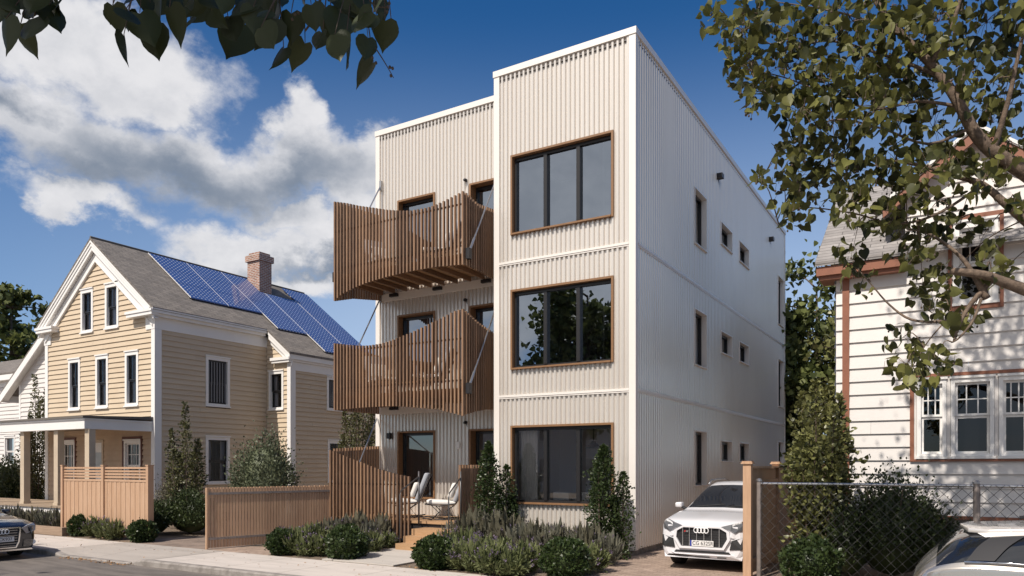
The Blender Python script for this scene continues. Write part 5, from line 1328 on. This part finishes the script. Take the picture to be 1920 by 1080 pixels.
P = []; D = []
for k in range(420):
    if k % 3: x, y = random.uniform(-11.3, -6.2), random.uniform(11.35, 14.5)
    else: x, y = random.uniform(-22, -8), random.uniform(KY + .3, 11.6)
    P.append((x, y, .006 if y < 11.32 else .002)); D.append((rng.normal(), rng.normal(), .12 * rng.normal()))
lf = leaves('leaf_litter', P, D, .03 + .035 * rng.random(420), T_SMALL, M['leaf_litter'], None, roll=np.array([(0, 0, 1)] * 420) + .3 * rng.normal(size=(420, 3))); lf['kind'] = 'stuff'; lf['label'] = 'scattered dry leaves on the pavement and planting beds'
# ================================================================== CARS
def crom(P, n):
    """Catmull-Rom resample of rows P (k, d) with n steps per span"""
    P = np.asarray(P, float); k = len(P); out = []; par = []
    for i in range(k - 1):
        p0 = P[max(i - 1, 0)]; p1 = P[i]; p2 = P[i + 1]; p3 = P[min(i + 2, k - 1)]
        for j in range(n):
            t = j / n
            out.append(.5 * (2 * p1 + (p2 - p0) * t + (2 * p0 - 5 * p1 + 4 * p2 - p3) * t * t + (3 * p1 - p0 - 3 * p2 + p3) * t ** 3)); par.append(i + t)
    out.append(P[-1]); par.append(k - 1.0); return np.array(out), np.array(par)
class Car:
    """local frame: l metres back from the front bumper, w to the side, z up"""
    def __init__(s, root, fn): s.root = root; s.fn = fn     # fn(l, w, z) -> world
    def loft(s, stations, zones, mats, nu=6, nv=5):
        secs = []
        for (l, w, zl, zb, zt, wr) in stations:
            m = zl + .5 * (zb - zl)
            secs.append([(l, w * .90, zl), (l, w * .975, zl + .10), (l, w, m), (l, w * .985, zb - .09), (l, w * .955, zb), (l, (w * .955 + wr) / 2 + .03 * (zt - zb), zb + .52 * (zt - zb)), (l, wr, zt - .055 * min(1, (zt - zb) * 4)), (l, wr * .62, zt - .012), (l, 0, zt)])
        A = np.array(secs)                                # stations x 9 x 3
        k, q, _ = A.shape
        A2, pu = crom(A.reshape(k, -1), nu); A2 = A2.reshape(len(pu), q, 3)
        B, pv = crom(A2.transpose(1, 0, 2).reshape(q, -1), nv); B = B.reshape(len(pv), len(pu), 3).transpose(1, 0, 2)
        parts = {}
        for i in range(len(pu) - 1):
            for j in range(len(pv) - 1):
                u = (pu[i] + pu[i + 1]) / 2; v = (pv[j] + pv[j + 1]) / 2
                parts.setdefault(zones(u, v), []).append((i, j))
        for side_parts, cells in parts.items():
            for sgn in (((1,), (-1,)) if side_parts == 'side_window' else ((1, -1),)):
                mb = MB(); idx = {}
                for sg in sgn:
                    for (i, j) in cells:
                        f = []
                        for (a, b) in ((i, j), (i + 1, j), (i + 1, j + 1), (i, j + 1)):
                            kk = (a, b, sg if abs(B[a, b, 1]) > 1e-6 else 0)
                            if kk not in idx:
                                idx[kk] = len(mb.v); mb.v.append(tuple(s.fn(B[a, b, 0], B[a, b, 1] * sg, B[a, b, 2])))
                            f.append(idx[kk])
                        if len(set(f)) > 2: mb.f.append(tuple(dict.fromkeys(f if sg > 0 else f[::-1])))
                o = mb.build(side_parts, mats[side_parts], s.root, smooth=True, uv=False)
        s.B = B; s.pu = pu; s.pv = pv
        # front and rear caps
        for row, nm in ((0, 'front_fascia'), (-1, 'rear_fascia')):
            R_ = B[row]; ring = [s.fn(p[0], p[1], p[2]) for p in R_] + [s.fn(p[0], -p[1], p[2]) for p in R_[-2::-1]]
            mb = MB(); mb.face(ring); mb.build(nm, mats['body'], s.root, uv=False)
        mb = MB()
        for i in range(len(pu) - 1):
            a, b = B[i, 0], B[i + 1, 0]; mb.face([s.fn(a[0], a[1], a[2]), s.fn(b[0], b[1], b[2]), s.fn(b[0], -b[1], b[2]), s.fn(a[0], -a[1], a[2])])
        mb.build('underbody', M['plastic'], s.root, uv=False)
    def plate(s, name, poly, l0, l1, m, parent=None):
        """polygon in (w, z) extruded between l0 and l1 (l0 is nearer the front)"""
        mb = MB(); n = len(poly); i = 0
        ls0 = l0 if isinstance(l0, (list, tuple)) else [l0] * n
        ls1 = l1 if isinstance(l1, (list, tuple)) else [l1] * n
        mb.v = [tuple(s.fn(ls0[k], poly[k][0], poly[k][1])) for k in range(n)] + [tuple(s.fn(ls1[k], poly[k][0], poly[k][1])) for k in range(n)]
        mb.f = [tuple(range(n)), tuple(range(2 * n - 1, n - 1, -1))] + [(k, (k + 1) % n, n + (k + 1) % n, n + k) for k in range(n)]
        return mb.build(name, M[m], parent or s.root, uv=False)
    def frame(s, name, outer, inner, l0, l1, m, parent=None):
        n = len(outer); mb = MB()
        f = lambda l, p: tuple(s.fn(l, p[0], p[1]))
        mb.v = [f(l0, p) for p in outer] + [f(l0, p) for p in inner] + [f(l1, p) for p in outer] + [f(l1, p) for p in inner]
        for k in range(n):
            q = (k + 1) % n
            mb.f += [(k, q, n + q, n + k), (2 * n + q, 2 * n + k, 3 * n + k, 3 * n + q), (k, 2 * n + k, 2 * n + q, q), (n + k, n + q, 3 * n + q, 3 * n + k)]
        return mb.build(name, M[m], parent or s.root, uv=False)
    def bar(s, mb, w0, w1, z0, z1, l0, l1):
        P = [s.fn(l, w, z) for z in (z0, z1) for (l, w) in ((l0, w0), (l0, w1), (l1, w1), (l1, w0))]; mb.hexa(P)
    def rings(s, c, z, r, l, parent=None):
        mb = MB()
        for k in range(4):
            w = c + (k - 1.5) * r * 1.52
            pts = [s.fn(l, w + r * math.cos(a), z + r * math.sin(a)) for a in np.linspace(0, 2 * math.pi, 21)]
            mb.tube(pts, r * .19, 6, cap=False)
        mb.build('badge', M['led'], parent or s.root, smooth=True, uv=False)
    def text(s, txt, w0, z, h, l, parent, flip, m='plastic', name='lettering'):
        c = bpy.data.curves.new(name, 'FONT'); c.body = txt; c.size = h * 1.38; c.align_x = 'CENTER'; c.align_y = 'CENTER'; c.extrude = .002
        t = bpy.data.objects.new(name, c); col.objects.link(t)
        dg = bpy.context.evaluated_depsgraph_get(); me = bpy.data.meshes.new_from_object(t.evaluated_get(dg))
        bpy.data.objects.remove(t)
        for v in me.vertices: v.co = Vector(s.fn(l - v.co.z, w0 + (-v.co.x if flip else v.co.x), z + v.co.y))
        me.materials.clear(); me.materials.append(M[m]); o = bpy.data.objects.new(name, me); col.objects.link(o); adopt(o, parent); return o
    def wheel(s, l, w, r, wd):
        mb = MB(); c0 = Vector(s.fn(l, w, r)); c1 = Vector(s.fn(l, w - math.copysign(wd, w), r)); ax = c1 - c0; L_ = ax.length; ax.normalize()
        z0 = 0
        mb.tube([c0 + ax * 0, c0 + ax * .02, c0 + ax * (L_ - .02), c1], [r - .03, r, r, r - .03], 28)
        t = mb.build('wheel', M['rubber'], s.root, smooth=False, uv=False)
        mb = MB(); mb.tube([c0 - ax * .006, c0 + ax * .02], [r * .70, r * .66], 24); mb.build('rim', M['alloy'], t, uv=False)
        return t

# ---------------------------------------------------------------- white sport utility vehicle on the driveway
SX, SY = -4.13, 13.86
t = thing('parked_car', (SX, SY, 0), 'white sport utility car parked on the driveway beside the metal wall', 'car')
suv = Car(t, lambda l, w, z: (SX + w * .90, SY + l, z))
def suvz(u, v):
    if 4.0 < u < 5.0 and v > 5.75: return 'windscreen'
    if 4.35 < u < 8.0 and 4.2 < v < 5.8 and not (6.0 < u < 6.12): return 'side_window'
    return 'body'
suv.loft([(0, .80, .30, .80, .865, .70), (.07, .885, .25, .86, .905, .76), (.32, .955, .24, .93, .985, .80), (1.0, .985, .25, 1.0, 1.075, .82), (1.5, .99, .25, 1.04, 1.135, .80), (2.3, .985, .25, 1.08, 1.585, .60), (3.1, .985, .25, 1.10, 1.66, .60), (4.2, .97, .27, 1.13, 1.58, .56), (4.75, .93, .35, 1.10, 1.2, .6), (4.95, .85, .45, .88, .95, .6)], suvz, {'body': M['car_white'], 'windscreen': M['car_glass'], 'side_window': M['car_glass']})
oct_o = [(-.40, .86), (.40, .86), (.58, .77), (.60, .62), (.47, .425), (-.47, .425), (-.60, .62), (-.58, .77)]
oct_i = [(-.385, .825), (.385, .825), (.525, .755), (.54, .63), (.435, .465), (-.435, .465), (-.54, .63), (-.525, .755)]
gr = suv.frame('grille', oct_o, oct_i, -.055, .05, 'car_white'); suv.plate('grille_insert', oct_i, -.01, .02, 'plastic', gr)
mb = MB()
for w in (-.40, -.255, -.10, .055, .215, .375): suv.bar(mb, w - .008, w + .008, .475, .82, -.045, -.012)
mb.build('chrome_bar', M['chrome'], gr, uv=False)
mb = MB()
for k in range(7): suv.bar(mb, -.50, .50, .50 + .048 * k, .508 + .048 * k, -.018, -.011)
mb.build('grille_slats', M['dark_steel'], gr, uv=False)
suv.rings(.0, .775, .047, -.060, gr)
npl = suv.plate('number_plate', [(-.20, .475), (.26, .475), (.26, .585), (-.20, .585)], -.062, -.05, 'plate_white'); suv.plate('blue_band', [(-.235, .475), (-.202, .475), (-.202, .585), (-.235, .585)], -.062, -.05, 'plate_blue', npl)
suv.text('CG 632SR', .035, .530, .075, -.063, npl, False)
suv.plate('side_badge', [(-.375, .735), (-.345, .735), (-.330, .765), (-.36, .765)], -.05, -.046, 'red', gr); suv.plate('side_badge', [(-.335, .735), (-.285, .735), (-.275, .765), (-.32, .765)], -.05, -.046, 'chrome', gr)
for s in (-1, 1):
    P = [(s * .40, .855), (s * .62, .905), (s * .80, .955), (s * .845, .90), (s * .83, .79), (s * .69, .745), (s * .60, .80)]
    hl_ = suv.plate('headlight', P, [-.03, .02, .13, .03, .0, -.03, -.03], .3, 'lamp_glass')
    for k in range(6):
        w = .635 + .028 * k; suv.plate('daytime_light', [(s * w, .868 + .010 * k), (s * (w + .020), .872 + .010 * k), (s * (w + .024), .912 + .010 * k), (s * (w + .004), .906 + .010 * k)], .004 + .013 * k, .06 + .016 * k, 'led', hl_)
    P = [(s * .58, .43), (s * .62, .60), (s * .76, .64), (s * .875, .665), (s * .88, .47), (s * .82, .44)]
    suv.plate('air_intake', P, [-.02, -.02, -.015, .03, .035, -.01], .3, 'plastic')
    suv.plate('bumper_fin', [(s * .60, .66), (s * .64, .74), (s * .80, .74), (s * .885, .70), (s * .885, .672), (s * .66, .645)], [-.03, -.02, .01, .08, .08, -.02], .2, 'car_white')
    mb = MB(); e_ = .13 if s < 0 else -.01; c = [(1.62, s * (.91 + e_), 1.10), (1.60, s * (1.05 + e_), 1.10), (1.60, s * (1.06 + e_), 1.21), (1.62, s * (.90 + e_), 1.22)]
    P = [suv.fn(*p) for p in c] + [suv.fn(p[0] + .16, p[1] * .985, p[2]) for p in c]; mb.hexa([P[0], P[1], P[5], P[4], P[3], P[2], P[6], P[7]]); o = mb.build('side_mirror', M['car_white'], t, uv=False); bev(o, .03, 3)
    mb = MB(); mb.tube([suv.fn(1.72, s * .93, 1.06), suv.fn(1.70, s * 1.05, 1.12)], .03, 6); mb.build('mirror_arm', M['plastic'], t, uv=False)
    mb = MB(); mb.tube([suv.fn(2.35, s * .60, 1.60), suv.fn(2.6, s * .62, 1.68), suv.fn(3.6, s * .60, 1.70), suv.fn(4.0, s * .56, 1.62)], .018, 6); mb.build('roof_rail', M['alloy'], t, smooth=True, uv=False)
    suv.wheel(.93, s * .95, .37, .26); suv.wheel(3.92, s * .95, .37, .26)
suv.plate('lower_grille', [(-.60, .345), (.60, .345), (.56, .385), (-.56, .385)], -.012, .05, 'plastic')
suv.plate('bumper_lip', [(-.82, .235), (.82, .235), (.84, .335), (.62, .335), (.58, .31), (-.58, .31), (-.62, .335), (-.84, .335)], [.03, .03, .05, -.02, -.02, -.02, -.02, .05], .3, 'car_white')
for a, b in ((-.50, -.30), (-.15, .17), (.32, .52)): suv.plate('lip_vent', [(a, .265), (b, .265), (b - .01, .285), (a + .01, .285)], -.024, -.015, 'plastic')
mb = MB(); mb.tube([suv.fn(1.52, -.62, 1.145), suv.fn(1.60, .02, 1.20)], .008, 5); mb.tube([suv.fn(1.52, .05, 1.15), suv.fn(1.60, .66, 1.19)], .008, 5); mb.build('wiper', M['plastic'], t, uv=False)

# ---------------------------------------------------------------- dark saloon at the left
mat('sal_lamp', (.42, .40, .38), .12, .2, 1.0, coat=.8)
LX, LY = -18.25, 8.25
t = thing('parked_car', (LX - 2, LY, ROADZ), 'black saloon car parked at the kerb, cut by the left edge', 'car')
sal = Car(t, lambda l, w, z: (LX - l, LY + w * .92, ROADZ + z))
def salz(u, v):
    if 4.0 < u < 5.0 and v > 5.75: return 'windscreen'
    if 4.35 < u < 7.0 and 4.2 < v < 5.8: return 'side_window'
    return 'body'
sal.loft([(0, .70, .26, .66, .735, .60), (.08, .80, .21, .72, .79, .66), (.34, .90, .19, .80, .87, .72), (.95, .92, .2, .86, .94, .76), (1.4, .92, .2, .90, 1.0, .74), (2.15, .92, .2, .94, 1.37, .55), (3.0, .92, .2, .95, 1.40, .55), (4.0, .91, .22, .97, 1.12, .6), (4.5, .86, .3, .93, 1.03, .66), (4.65, .78, .4, .8, .9, .6)], salz, {'body': M['car_black'], 'windscreen': M['car_glass'], 'side_window': M['car_glass']})
go = [(-.42, .735), (.42, .735), (.435, .70), (.40, .40), (.33, .265), (-.33, .265), (-.40, .40), (-.435, .70)]; gi = [(-.385, .71), (.385, .71), (.40, .685), (.37, .41), (.31, .29), (-.31, .29), (-.37, .41), (-.40, .685)]
gr = sal.frame('grille', go, gi, -.04, .05, 'chrome'); sal.plate('grille_insert', gi, -.005, .02, 'plastic', gr)
mb = MB()
for k in range(7): sal.bar(mb, -.36, .36, .31 + .058 * k, .322 + .058 * k, -.024, -.006)
mb.build('grille_slats', M['alloy'], gr, uv=False)
sal.rings(0, .645, .048, -.05, gr)
npl = sal.plate('number_plate', [(-.27, .42), (.27, .42), (.27, .53), (-.27, .53)], -.055, -.042, 'plate_white'); sal.text('CK937', .08, .475, .075, -.056, npl, False)
for s in (-1, 1):
    sal.plate('headlight', [(s * .46, .70), (s * .60, .765), (s * .80, .80), (s * .845, .74), (s * .80, .63), (s * .56, .575)], [-.03, -.0, .12, .10, .03, -.03], .3, 'sal_lamp')
    sal.plate('air_intake', [(s * .47, .28), (s * .50, .44), (s * .72, .44), (s * .73, .30)], [-.004, -.004, .02, .02], .2, 'plastic')
    mb = MB(); mb.tube([sal.fn(.035, s * .755, .37), sal.fn(.10, s * .755, .37)], .055, 14); mb.build('fog_light', M['led'], t, uv=False)
    mb = MB(); c = [(1.75, s * .96, .93), (1.73, s * 1.09, .94), (1.73, s * 1.10, 1.05), (1.75, s * .95, 1.06)]
    P = [sal.fn(*p) for p in c] + [sal.fn(p[0] + .15, p[1] * .985, p[2]) for p in c]; mb.hexa([P[0], P[1], P[5], P[4], P[3], P[2], P[6], P[7]]); o = mb.build('side_mirror', M['car_black'], t, uv=False); bev(o, .03, 3)
    sal.wheel(.90, s * .88, .32, .23); sal.wheel(3.7, s * .88, .32, .23)
mb = MB()
for k in range(5): sal.bar(mb, .50, .71, .30 + .03 * k, .306 + .03 * k, -.012, .0); sal.bar(mb, -.71, -.50, .30 + .03 * k, .306 + .03 * k, -.012, .0)
mb.build('intake_slats', M['alloy'], t, uv=False)
sal.plate('bumper_lip', [(-.74, .20), (.74, .20), (.70, .235), (-.70, .235)], .02, .2, 'chrome')

# ---------------------------------------------------------------- silver estate at the lower right: rear end to the left
EX0, EY0 = -.34, 8.32
t = thing('parked_car', (1.8, EY0, ROADZ), 'silver estate car with roof spoiler, cut by the lower right corner', 'car')
LEN = 4.5
est = Car(t, lambda l, w, z: (EX0 + LEN - l, EY0 - w, ROADZ + z * 1.065))
def estz(u, v):
    ue = u + .30 * (v - 5)
    if 3.0 < u < 4.0 and v > 5.75: return 'windscreen'
    if 3.35 < u < 6.35 and 4.15 < v < 5.75: return 'side_window'
    if u >= 6.35 and u < 7.7 and v > 4.15: return 'rear_window'
    if v > 5.9 and 4.0 <= u: return 'roof'
    return 'body'
est.loft([(0, .72, .25, .66, .74, .6), (.3, .88, .2, .82, .9, .72), (.95, .91, .2, .92, .99, .76), (1.3, .91, .2, 1.0, 1.06, .74), (2.1, .91, .2, 1.13, 1.43, .60), (3.2, .91, .2, 1.18, 1.50, .62), (3.75, .91, .22, 1.20, 1.485, .60), (4.12, .89, .26, 1.19, 1.41, .57), (4.38, .84, .32, 1.12, 1.19, .58), (4.5, .74, .42, .98, 1.06, .52)], estz, {'body': M['car_silver'], 'windscreen': M['car_glass'], 'side_window': M['car_glass'], 'rear_pillar': M['car_pillar'], 'rear_window': M['car_glass'], 'roof': M['car_roof']}, nu=16, nv=12)
def est_surf(u, v, sd):
    i = min(int(np.searchsorted(est.pu, u)) - 1, len(est.pu) - 2); j = min(int(np.searchsorted(est.pv, v)) - 1, len(est.pv) - 2)
    a = (u - est.pu[i]) / (est.pu[i + 1] - est.pu[i]); b = (v - est.pv[j]) / (est.pv[j + 1] - est.pv[j]); B = est.B
    q = (B[i, j] * (1 - a) + B[i + 1, j] * a) * (1 - b) + (B[i, j + 1] * (1 - a) + B[i + 1, j + 1] * a) * b
    return est.fn(q[0], sd * (q[1] + .012), q[2] + .006)
for s in (-1, 1):
    mb = MB(); nv_, nu_ = 14, 6
    for a in range(nv_ + 1):
        v = 4.22 + 1.56 * a / nv_
        for b in range(nu_ + 1): mb.v.append(est_surf(6.32 - .34 * (v - 4.2) + .58 * b / nu_, v, s))
    for a in range(nv_):
        for b in range(nu_): i = a * (nu_ + 1) + b; mb.f.append((i, i + 1, i + nu_ + 2, i + nu_ + 1))
    mb.build('rear_pillar', M['car_pillar'], t, smooth=True, uv=False)
mb = MB()      # spoiler: the roof carried on over the rear window
sp = [(3.4, .60, 1.478), (3.92, .57, 1.448), (4.07, .45, 1.448), (4.13, 0, 1.458)]
top = [est.fn(l, w, z + .018) for l, w, z in sp] + [est.fn(l, -w, z + .018) for l, w, z in sp[-2::-1]]
# closed outline: front edge then rear edge
n = len(top); mb.prism([Vector(p) for p in top], (0, 0, -.045)); o = mb.build('roof_spoiler', M['car_roof'], t, uv=False); bev(o, .015, 3)
for s in (-1, 1):
    mb = MB(); mb.prism([est.fn(3.55, s * .610, 1.46), est.fn(4.0, s * .57, 1.435), est.fn(3.86, s * .64, 1.36), est.fn(3.78, s * .645, 1.365)], (0, s * .012, .0)); mb.build('spoiler_fin', M['car_roof'], t, uv=False)
    mb = MB(); mb.prism([est.fn(4.30, s * .83, 1.08), est.fn(4.45, s * .70, 1.04), est.fn(4.47, s * .66, .90), est.fn(4.30, s * .855, .92)], (-.03, -.01 * s, 0)); mb.build('tail_light', M['tail_red'], t, uv=False)
    mb = MB(); mb.tube([est.fn(1.9, s * .60, 1.40), est.fn(2.4, s * .60, 1.515), est.fn(3.3, s * .60, 1.545), est.fn(3.62, s * .58, 1.51)], .016, 6); mb.build('roof_rail', M['dark_steel'], t, smooth=True, uv=False)
    mb = MB(); pts = [est.fn(l, s * w, z) for l, w, z in ((1.4, .88, 1.04), (2.1, .885, 1.155), (3.2, .885, 1.205), (3.75, .88, 1.225), (4.1, .855, 1.215))]; mb.tube(pts, .012, 5); mb.build('window_trim', M['chrome'], t, smooth=True, uv=False)
    est.wheel(.85, s * .87, .32, .22); est.wheel(3.5, s * .87, .32, .22)
mb = MB(); mb.tube([est.fn(3.3, 0, 1.50), est.fn(3.38, 0, 1.56), est.fn(3.46, 0, 1.51)], [.03, .02, .01], 6); mb.build('antenna', M['dark_steel'], t, smooth=True, uv=False)
